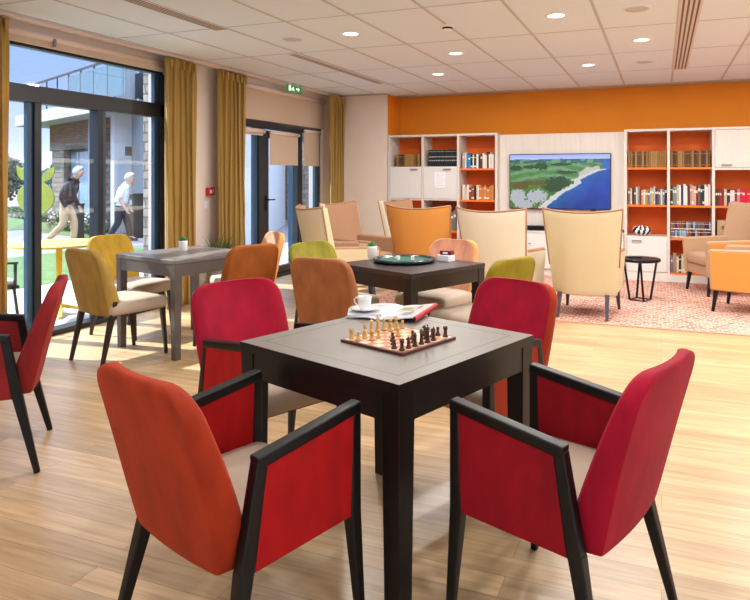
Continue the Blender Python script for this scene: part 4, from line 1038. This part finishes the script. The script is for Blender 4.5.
fb('upper_wall', 'render', -6.0, -.95, -.9, -.6, 3.22, 6.5)
fb('upper_wall', 'stoneG', -.72, -.5, -5, -1.2, 3.22, 6.2)
fb('balcony_glass', 'railglass', -2.6, 1.0, .38, .40, 3.22, 3.98)
b = MB(); b.box(-2.6, 4.6, .36, .41, 4.05, 4.1)
for k in range(9): b.box(-2.5+k*.88, -2.46+k*.88, .37, .40, 3.22, 4.06)
b.build('railing', M['bollard'], t)
fb('chimney_box', 'bollard', -2.0, -1.2, -.6, -.4, 3.3, 3.9)
t = thing('wall_lamp', 'small black box lamp on the pale outdoor wall above the woman', 'lamp', (-12.0, 12.15, 2.0), FA)
b = MB(); b.box(-.06, .06, -.02, .10, -.11, .11); b.build('housing', M['bollard'], t, bevel=.01)
b = MB(); b.box(-.045, .045, .01, .09, -.113, -.11); b.build('lens', M['white'], t)
t = thing('waste_bin', 'tall dark bin with a slot standing outside by the pale wall', 'bin', (-11.6, 11.95, -.06), R(-22))
b = MB(); b.box(-.14, .14, -.14, .14, 0, 1.0); b.box(-.15, .15, -.15, .15, 1.0, 1.05); b.build('body', M['bollard'], t, bevel=.01)
b = MB(); b.box(-.06, .06, -.145, -.14, .78, .9); b.build('opening', M['winglass'], t)
for (x, y, h_, w_, l) in ((-12.5, 11.1, .80, .10, 'dark square post standing outside just behind the walking man'), (-12.05, 11.25, 1.0, .09, 'taller dark post outside behind the window mullion, between the two walkers')):
    t = thing('bollard', l, 'post', (x, y, -.06), R(-20))
    b = MB(); b.box(-w_, w_, -w_, w_, 0, h_); b.build('post', M['bollard'], t, bevel=.01)
    b = MB(); b.box(-w_-.01, w_+.01, -w_-.01, w_+.01, h_, h_+.03); b.build('cap', M['bollard'], t)
# near stone pillar outside and its wall
t = thing('stone_pillar', 'pale stone pillar outside the right end of the large window', 'pillar', (-6.45, 7.27, -.05))
b = MB(); b.box(-.2, .26, -.3, .35, 0, 4.6); b.build('shaft', M['stoneN'], t)
b = MB(); b.box(-.25, .31, -.35, .4, 4.6, 4.75); b.build('cap', M['render'], t)
# white wall and far stone wall seen through the glazed door
def wallseg(name, label, a, c, h_, m, th=.2, cat='wall'):
    a = Vector(a); c = Vector(c); L_ = (c-a).length; an = math.atan2(c.y-a.y, c.x-a.x)
    t = thing(name, label, cat, (a.x, a.y, -.06), an)
    b = MB(); b.box(0, L_, -th/2, th/2, 0, h_); b.build('wall_body', M[m], t)
    b = MB(); b.box(-.02, L_+.02, -th/2-.02, th/2+.02, h_, h_+.06); b.build('coping', M['render'], t)
    return t
wallseg('garden_wall', 'long white rendered wall outside the glazed door', (-8.0, 11.2), (-10.75, 16.9), 3.4, 'renderW')
wallseg('garden_wall', 'stone wall closing the courtyard outside the glazed door', (-10.6, 17.0), (-3.5, 19.6), 3.8, 'stone')
# yellow apple-shaped garden sign
t = thing('garden_sculpture', 'yellow apple-shaped cut-out with two leaves on a post beyond the window', 'sculpture', (-15.8, 12.67, -.05), R(24))
b = MB(); n = 40
poly = [((.47+.02*math.cos(2*a))*math.cos(a), (.47)*math.sin(a) - .05*math.exp(-((a-PI/2)/.25)**2)) for a in [2*PI*i/n for i in range(n)]]
b.prism(poly, lambda p, tt: (p[0], tt, p[1]+.86), -.03, .03); b.build('disc', M['lemon'], t, bevel=.01)
b = MB()
for s in (-1, 1):
    b = MB(); b.prism([(s*.03, 1.3), (s*.14, 1.42), (s*.3, 1.62), (s*.5, 1.72), (s*.48, 1.5), (s*.38, 1.36), (s*.2, 1.30)], lambda p, tt: (p[0], tt, p[1]), -.02, .02); b.build('leaf', M['lemon'], t)
b = MB(); b.prism([(-.3, 1.285), (-.2, 1.33), (.12, 1.34), (.12, 1.30), (-.2, 1.29)], lambda p, tt: (p[0], tt, p[1]), -.034, .034); b.box(-.1, -.07, -.032, -.03, .9, 1.05); b.box(-.1, -.07, -.032, -.03, .7, .8); b.build('dark_stroke', M['bollard'], t)
b = MB(); b.box(-.05, .03, -.02, .02, 0, .42); b.build('post', M['lemon'], t)
# yellow bistro table outside the glass
t = thing('bistro_table', 'round yellow metal table on a cross foot just outside the large window', 'table', (-5.72, 4.85, -.02))
b = MB(); b.lathe([(.001, .70), (.44, .70), (.45, .706), (.45, .722), (.44, .726), (.001, .726)], 48); b.build('table_top', M['yellow'], t, smooth=False)
b = MB(); b.tube([(0, 0, .04), (0, 0, .7)], .03, 16); b.build('pole', M['yellow'], t, smooth=True)
for k in range(4):
    a = k*PI/2+.9; b = MB(); b.bar((0, 0, .09), (.30*math.cos(a), .30*math.sin(a), .012), (.04, .04), (.03, .022)); b.build('foot', M['yellow'], t, bevel=.004)
# dark outdoor chair left of the mullion
t = thing('garden_chair', 'dark metal garden chair with pale cushion outside, left of the dark mullion', 'chair', (-5.65, 3.98, -.02), R(-20))
for sx in (-1, 1):
    for sy in (-1, 1):
        b = MB(); b.bar((sx*.22, sy*.2, .42), (sx*.25, sy*.24, 0), (.022, .022)); b.build('leg', M['metal'], t)
    b = MB(); b.bar((sx*.26, -.22, .66), (sx*.26, .22, .63), (.03, .02)); b.bar((sx*.25, .2, .42), (sx*.26, .2, .64), (.022, .022)); b.build('armrest', M['metal'], t)
b = MB(); b.box(-.24, .24, -.22, .24, .40, .43); b.build('seat', M['metal'], t, bevel=.005)
b = MB(); b.box(-.22, .22, -.2, .22, .43, .48); b.build('cushion', M['chairwhite'], t, bevel=.02)
b = MB(); b.box(-.24, .24, -.25, -.22, .42, .82); b.build('backrest', M['metal'], t, bevel=.005)
# greenery
def leafball(b, c, rx, ry, rz, n, s, rnd):
    for i in range(n):
        a = rnd.uniform(0, 2*PI); ph = math.acos(rnd.uniform(-1, 1)); rr = rnd.uniform(.75, 1.05)
        p = Vector((c[0]+rx*rr*math.sin(ph)*math.cos(a), c[1]+ry*rr*math.sin(ph)*math.sin(a), c[2]+rz*rr*math.cos(ph)))
        u = Vector((rnd.gauss(0,1), rnd.gauss(0,1), rnd.gauss(0,1))).normalized(); w = u.cross(Vector((rnd.gauss(0,1), rnd.gauss(0,1), rnd.gauss(0,1)))).normalized()
        b.add([p-u*s, p+w*s*.6, p+u*s, p-w*s*.6], [(0,1,2,3)])
rnd = random.Random(11)
t = thing('hedge', 'low clipped hedge along the far grass strip outside', 'hedge', (0, 0, 0))
b = MB()
for i in range(30):
    x = -22 + i*.3; y = 14.3 + (x+16.5)*(-.42)
    leafball(b, (x, y, .10), .26, .22, .2, 60, .05, rnd)
b.build('foliage', M['hedge'], t, fixn=False)
t = thing('flower_bush', 'low bush with white flowers at the foot of the stone building', 'bush', (0, 0, 0))
b = MB()
for i in range(9): leafball(b, (-12.9-i*.33, 11.95+i*.14, .2), .26, .22, .24, 80, .05, rnd)
b.build('foliage', M['hedge'], t, fixn=False)
b = MB()
for i in range(9): leafball(b, (-12.9-i*.33, 11.95+i*.14, .26), .27, .24, .26, 30, .035, rnd)
b.build('blossom', M['flower'], t, fixn=False)
def tree(label, x, y, r, h, seed):
    rnd = random.Random(seed); t = thing('tree', label, 'tree', (x, y, -.1))
    b = MB(); b.tube([(0,0,0), (.05,.02,h*.35), (-.05,.0,h*.6)], [.16,.12,.06], 8); b.build('trunk', M['bark'], t)
    b = MB()
    for k in range(7): leafball(b, (rnd.uniform(-.6,.6)*r, rnd.uniform(-.6,.6)*r, h*.55+rnd.uniform(-.2,.3)*h), r*.6, r*.6, h*.25, 220, .13, rnd)
    b.build('crown', M['tree'], t, fixn=False)
tree('dark bushy tree left of the yellow cut-out, far outside', -26.5, 19.0, 1.7, 2.6, 1)
tree('smaller dark tree beside the first, partly behind the yellow cut-out', -28.5, 22.5, 2.0, 2.3, 2)
tree('distant green tree at the very left behind the curtain edge', -33, 19.0, 2.2, 2.6, 3)
b = MB()
pts = [(-150+i*10, 150 - i*1.0) for i in range(20)]
rs = []
for i, (x, y) in enumerate(((-190, 40), (-175, 70), (-160, 95), (-140, 118), (-115, 135), (-90, 150), (-60, 160), (-20, 165))):
    hh = (-.9, .8, .2, 1.4, .6, 1.2, .8, .5)[i]
    rs.append([(x, y, -3), (x, y, 1.0+hh*1.5), (x*1.15, y*1.15, -3)])
b.rings(rs); struct('distant_hills', b, M['hill'])

# ------------------------------------------------------------------ people
def grow(name, verts, edges, radii, m, parent, sub=2, shade=True):
    me = bpy.data.meshes.new(name); me.from_pydata([Vector(v) for v in verts], edges, [])
    o = bpy.data.objects.new(name, me); COL.objects.link(o)
    bm = bmesh.new(); bm.from_mesh(me); sl = bm.verts.layers.skin.verify(); bm.verts.ensure_lookup_table()
    for i, v in enumerate(bm.verts):
        r = radii[i]; v[sl].radius = r if isinstance(r, tuple) else (r, r); v[sl].use_root = (i == 0)
    bm.to_mesh(me); bm.free()
    s = o.modifiers.new('skin', 'SKIN'); s.use_smooth_shade = True; s.branch_smoothing = .6
    ss = o.modifiers.new('sub', 'SUBSURF'); ss.levels = sub; ss.render_levels = sub
    dg = bpy.context.evaluated_depsgraph_get(); ev = o.evaluated_get(dg)
    nm = bpy.data.meshes.new_from_object(ev); o.modifiers.clear(); o.data = nm; bpy.data.meshes.remove(me)
    nm.materials.clear(); nm.materials.append(m)
    for p in nm.polygons: p.use_smooth = True
    if parent is not None: o.parent = parent
    return o
class Sk:
    def __init__(s): s.v = []; s.e = []; s.r = []
    def n(s, p, r, par=None):
        s.v.append(p); s.r.append(r)
        if par is not None: s.e.append((par, len(s.v)-1))
        return len(s.v)-1
    def chain(s, pts, par):
        for p, r in pts: par = s.n(p, r, par)
        return par
def hand(sk, wrist, d, side, par):
    """palm, four unequal bent fingers and a thumb leaving its side"""
    w = Vector(wrist); d = Vector(d).normalized(); fw = Vector((0, 1, 0)); pal = sk.n(tuple(w+d*.045), .022, par)
    for k, L_ in enumerate((.07, .08, .075, .06)):
        off = fw*(.024-.016*k); a = w+d*.075+off
        sk.chain([(tuple(a), .009), (tuple(a+d*L_*.5+Vector((-side*.008,0,0))), .008), (tuple(a+d*L_*.9+Vector((-side*.02,0,0))), .007)], pal)
    a = w+d*.02+fw*.03; sk.chain([(tuple(a), .010), (tuple(a+d*.035+fw*.012), .008)], pal)
def person(label, loc, heading, P, mats, hairlen, skirt=False):
    root_o = None
    sk = Sk()
    r0 = sk.n(P['pelvis'], (.13, .10)); wa = sk.n(P['waist'], (.125, .10), r0); ch = sk.n(P['chest'], (.13, .09), wa); nb = sk.n(P['neck'], .048, ch)
    hd0 = sk.n(P['jaw'], .085, nb); hd = sk.n(P['head'], (.10, .118), hd0); sk.n(P['crown'], .085, hd)
    jf = Vector(P['jaw']); hf = Vector(P['head']); f = Vector(P['face']).normalized()
    sk.n(tuple(hf*.45+jf*.55+f*.098), .014, hd0)           # nose
    for s in (-1, 1): sk.n(tuple(hf*.5+jf*.5+Vector((s*.078, 0, 0))), .014, hd0)   # ears
    for s, A in ((-1, P['armL']), (1, P['armR'])):
        sh = sk.n(A[0], .058, ch); el = sk.n(A[1], .042, sh); wr = sk.n(A[2], .028, el)
        hand(sk, A[2], Vector(A[2])-Vector(A[1]), s, wr)
    for A in (P['legL'], P['legR']):
        hp = sk.n(A[0], .085, r0); kn = sk.n(A[1], .055, hp); an = sk.n(A[2], .036, kn); sk.chain([(A[3], .034)], an)
    body = grow('person', sk.v, sk.e, sk.r, M['skin'], None)
    body.location = loc; body.rotation_euler = (0, 0, R(heading-90)); tag(body, label, 'person')
    # cloth-covered regions of the continuous figure
    body.data.materials.append(mats[0]); body.data.materials.append(mats[1])
    wr = [Vector(P['armL'][2]), Vector(P['armR'][2])]; el = [Vector(P['armL'][1]), Vector(P['armR'][1])]
    for p in body.data.polygons:
        q = p.center
        if q.z > P['neck'][2] - .0 or q.z < .12: continue
        if min((q-w_).length for w_ in wr) < (.16 if P['sleeve'] == 'long' else .2): 
            if abs(q.x) > .15: continue
        if P['sleeve'] != 'long' and abs(q.x) > .15 and q.z < min(e_.z for e_ in el) + .02: continue
        p.material_index = 1 if q.z > P['hem'][2] else 2
    # top garment
    sk = Sk(); g = .016
    c0 = sk.n(P['chest'], (.18, .145)); a = sk.n(P['waist'], (.185, .16), c0); a = sk.n(P['hem'], (.185, .165), a); n0 = sk.n(tuple(Vector(P['neck'])*.55+Vector(P['chest'])*.45), (.15, .12), c0); n1 = sk.n(P['neck'], .082, n0); sk.n(tuple(Vector(P['neck'])*.62+Vector(P['jaw'])*.38), .078, n1)
    for A in (P['armL'], P['armR']):
        sh = sk.n(A[0], .092, c0); el = sk.n(A[1], .06, sh)
        if P['sleeve'] == 'long': sk.n(A[2], .045, el)
    o = grow(P['top'], sk.v, sk.e, sk.r, mats[0], body)
    sk = Sk(); r0 = sk.n(P['pelvis'], (.15, .13)); sk.n(tuple(Vector(P['pelvis'])*.3+Vector(P['waist'])*.7), (.145, .125), r0)
    for A in (P['legL'], P['legR']):
        hp = sk.n(A[0], .115, r0); kn = sk.n(A[1], .08, hp); an = sk.n(A[2], .062, kn)
    o = grow('trousers', sk.v, sk.e, sk.r, mats[1], body)
    for A in (P['legL'], P['legR']):
        b = MB(); a = Vector(A[2]); c_ = Vector(A[3]); dv = (c_-a); dv.z = 0; dv.normalize() if dv.length > 0 else None; sd = Vector((dv.y, -dv.x, 0))
        hz = A[4] if len(A) > 4 else 0; rs = []
        for q, w_, ht in ((-.07, .028, .05), (-.04, .038, .09), (.02, .04, .1), (.08, .042, .07), (.13, .04, .05), (.165, .024, .035)):
            base = Vector((a.x, a.y, 0)) + dv*q; zz = hz*max(0, (.12-q))/.19
            rs.append([base + sd*w_ + Vector((0,0,zz)), base - sd*w_ + Vector((0,0,zz)), base - sd*w_*.8 + Vector((0,0,zz+ht)), base + sd*w_*.8 + Vector((0,0,zz+ht))])
        b.rings(rs); so = b.build('shoe', mats[2], body, smooth=False, bevel=.012)
    # hair: cap hugging the back and top of the head
    b = MB(); rs = []; f2 = f.copy(); c_ = hf + Vector((0, 0, .008)) - f2*.008
    n = 24; K = 12
    for k in range(K+1):
        ring = []
        for i in range(n):
            a = 2*PI*i/n; fa = max(-.3, math.sin(a)); phm = hairlen - 1.45*max(0, fa)**.6 if fa > 0 else hairlen
            ph = .02 + phm*k/K; rr = (.116 + .003*math.sin(a*5+k)) * (1 if k < K-2 else (.98 if k == K-2 else (.92 if k == K-1 else .8)))
            ring.append(c_ + Vector((math.sin(ph)*math.cos(a)*rr*.92, math.sin(ph)*math.sin(a)*rr*1.1, math.cos(ph)*rr*1.05)))
        rs.append(ring)
    b.rings(rs); b.build('hair', M['hair'], body, smooth=True)
    # face: eyes and mouth
    b = MB()
    for s in (-1, 1):
        p = hf + Vector((s*.03, 0, -.005)) + f2*.08; b.lathe([(.001,-.006),(.006,-.003),(.007,0),(.006,.003),(.001,.006)], 8, p)
    b.build('eye', M['black'], body)
    b = MB(); p = jf + f2*.066 + Vector((0, 0, .012)); b.tube([p+Vector((-.02,-.004,0)), p+Vector((0,.004,0)), p+Vector((.02,-.004,0))], .004, 6); b.build('mouth', mat('lip', '#a8645a', .6), body)
    return body
person('elderly white-haired person in a black jacket and beige trousers walking outside', (-11.75, 10.15, -.06), 24, dict(
    pelvis=(0,-.02,.86), waist=(0,.02,1.0), chest=(0,.11,1.24), neck=(0,.17,1.40), jaw=(0,.23,1.46), head=(0,.26,1.54), crown=(0,.25,1.60), face=(0,1,-.15), hem=(0,0,.84), top='jacket', sleeve='long',
    armL=[(-.17,.10,1.30),(-.22,.04,1.02),(-.2,.16,.80)], armR=[(.17,.10,1.30),(.22,-.02,1.03),(.2,.08,.79)],
    legL=[(-.09,-.02,.82),(-.09,.12,.46),(-.09,.10,.09),(-.09,.22,.04)], legR=[(.09,-.02,.82),(.09,-.02,.45),(.09,-.34,.14),(.09,-.24,.06),.06]), (M['jacket'], M['chino'], M['shoeb']), 2.35)
person('elderly white-haired person in a white shirt and dark trousers walking ahead outside', (-11.31, 11.18, -.06), 28, dict(
    pelvis=(0,-.02,.80), waist=(0,.01,.93), chest=(0,.08,1.14), neck=(0,.12,1.27), jaw=(0,.18,1.33), head=(0,.21,1.41), crown=(0,.20,1.465), face=(0,1,-.25), hem=(0,-.01,.80), top='shirt', sleeve='short',
    armL=[(-.15,.07,1.20),(-.20,.0,.95),(-.2,.12,.76)], armR=[(.15,.07,1.20),(.2,.03,.95),(.21,.16,.74)],
    legL=[(-.08,-.02,.76),(-.08,.12,.42),(-.08,.18,.08),(-.08,.30,.04)], legR=[(.08,-.02,.76),(.08,-.03,.42),(.08,-.22,.12),(.08,-.12,.06),.04]), (M['shirt'], M['navy'], M['bollard']), 2.35)

# ------------------------------------------------------------------ light, world, camera
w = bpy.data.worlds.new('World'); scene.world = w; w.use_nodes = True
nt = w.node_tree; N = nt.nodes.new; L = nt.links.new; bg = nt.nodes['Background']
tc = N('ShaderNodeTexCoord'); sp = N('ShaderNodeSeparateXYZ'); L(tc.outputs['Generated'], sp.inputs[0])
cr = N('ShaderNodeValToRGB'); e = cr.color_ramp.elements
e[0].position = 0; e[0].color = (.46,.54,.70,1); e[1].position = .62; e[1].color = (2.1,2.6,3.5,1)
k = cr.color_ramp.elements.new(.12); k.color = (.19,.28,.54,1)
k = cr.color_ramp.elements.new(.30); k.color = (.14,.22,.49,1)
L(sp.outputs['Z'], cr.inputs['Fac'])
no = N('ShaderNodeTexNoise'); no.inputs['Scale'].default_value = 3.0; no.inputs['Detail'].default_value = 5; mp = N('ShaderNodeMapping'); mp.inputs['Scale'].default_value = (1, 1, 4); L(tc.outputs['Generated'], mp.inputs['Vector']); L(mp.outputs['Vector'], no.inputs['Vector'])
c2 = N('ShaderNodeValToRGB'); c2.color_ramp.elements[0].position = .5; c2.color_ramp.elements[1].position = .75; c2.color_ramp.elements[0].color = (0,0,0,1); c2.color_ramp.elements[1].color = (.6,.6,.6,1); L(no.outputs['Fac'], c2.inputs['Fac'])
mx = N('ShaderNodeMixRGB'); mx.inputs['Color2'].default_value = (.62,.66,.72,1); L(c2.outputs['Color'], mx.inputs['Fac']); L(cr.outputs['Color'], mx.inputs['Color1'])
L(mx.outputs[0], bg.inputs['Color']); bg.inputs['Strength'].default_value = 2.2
sun = bpy.data.lights.new('sun', 'SUN'); sun.energy = 9.5; sun.angle = R(.6); sun.color = (1, .96, .9)
so = bpy.data.objects.new('sun', sun); COL.objects.link(so)
d = Vector((1.0, .10, -1.0)); so.rotation_euler = d.to_track_quat('-Z', 'Y').to_euler(); so.location = (-12, 4, 12)
def portal(loc, rot, sx, sy):
    l = bpy.data.lights.new('sky_portal', 'AREA'); l.shape = 'RECTANGLE'; l.size = sx; l.size_y = sy; l.energy = 0; l.cycles.is_portal = True
    o = bpy.data.objects.new('sky_portal', l); COL.objects.link(o); o.location = loc; o.rotation_euler = rot
portal((-5.06, 4.23, 1.26), (0, R(-90), 0), 2.5, 2.45)
portal((-5.06, 7.8, 1.1), (0, R(-90), 0), 2.2, 2.2)
portal((0, YR-.1, 1.2), (R(90), 0, 0), 6.6, 2.4)  # rear opening, added out of view for daylight fill
portal((XR+.1, .9, 1.45), (0, R(90), 0), 1.9, 7.0)  # right-hand opening, added out of view for cool fill
cam = bpy.data.cameras.new('camera'); co = bpy.data.objects.new('camera', cam); COL.objects.link(co); scene.camera = co
co.location = (0, 0, 1.37); co.rotation_euler = (R(90), 0, R(21.05))
cam.sensor_width = 36; cam.lens = 646.6/750*36
cam.shift_x = (375-412.5)/750; cam.shift_y = -(300-177.3)/750
cam.clip_start = .05; cam.clip_end = 500
vs_ = scene.view_settings; vs_.view_transform = 'Standard'; vs_.look = 'None'; vs_.exposure = .2; vs_.gamma = 1; vs_.use_curve_mapping = False
scene.cycles.max_bounces = 8; scene.cycles.diffuse_bounces = 5; scene.cycles.transparent_max_bounces = 12; scene.cycles.sample_clamp_indirect = 6
scene.cycles.caustics_reflective = False; scene.cycles.caustics_refractive = False
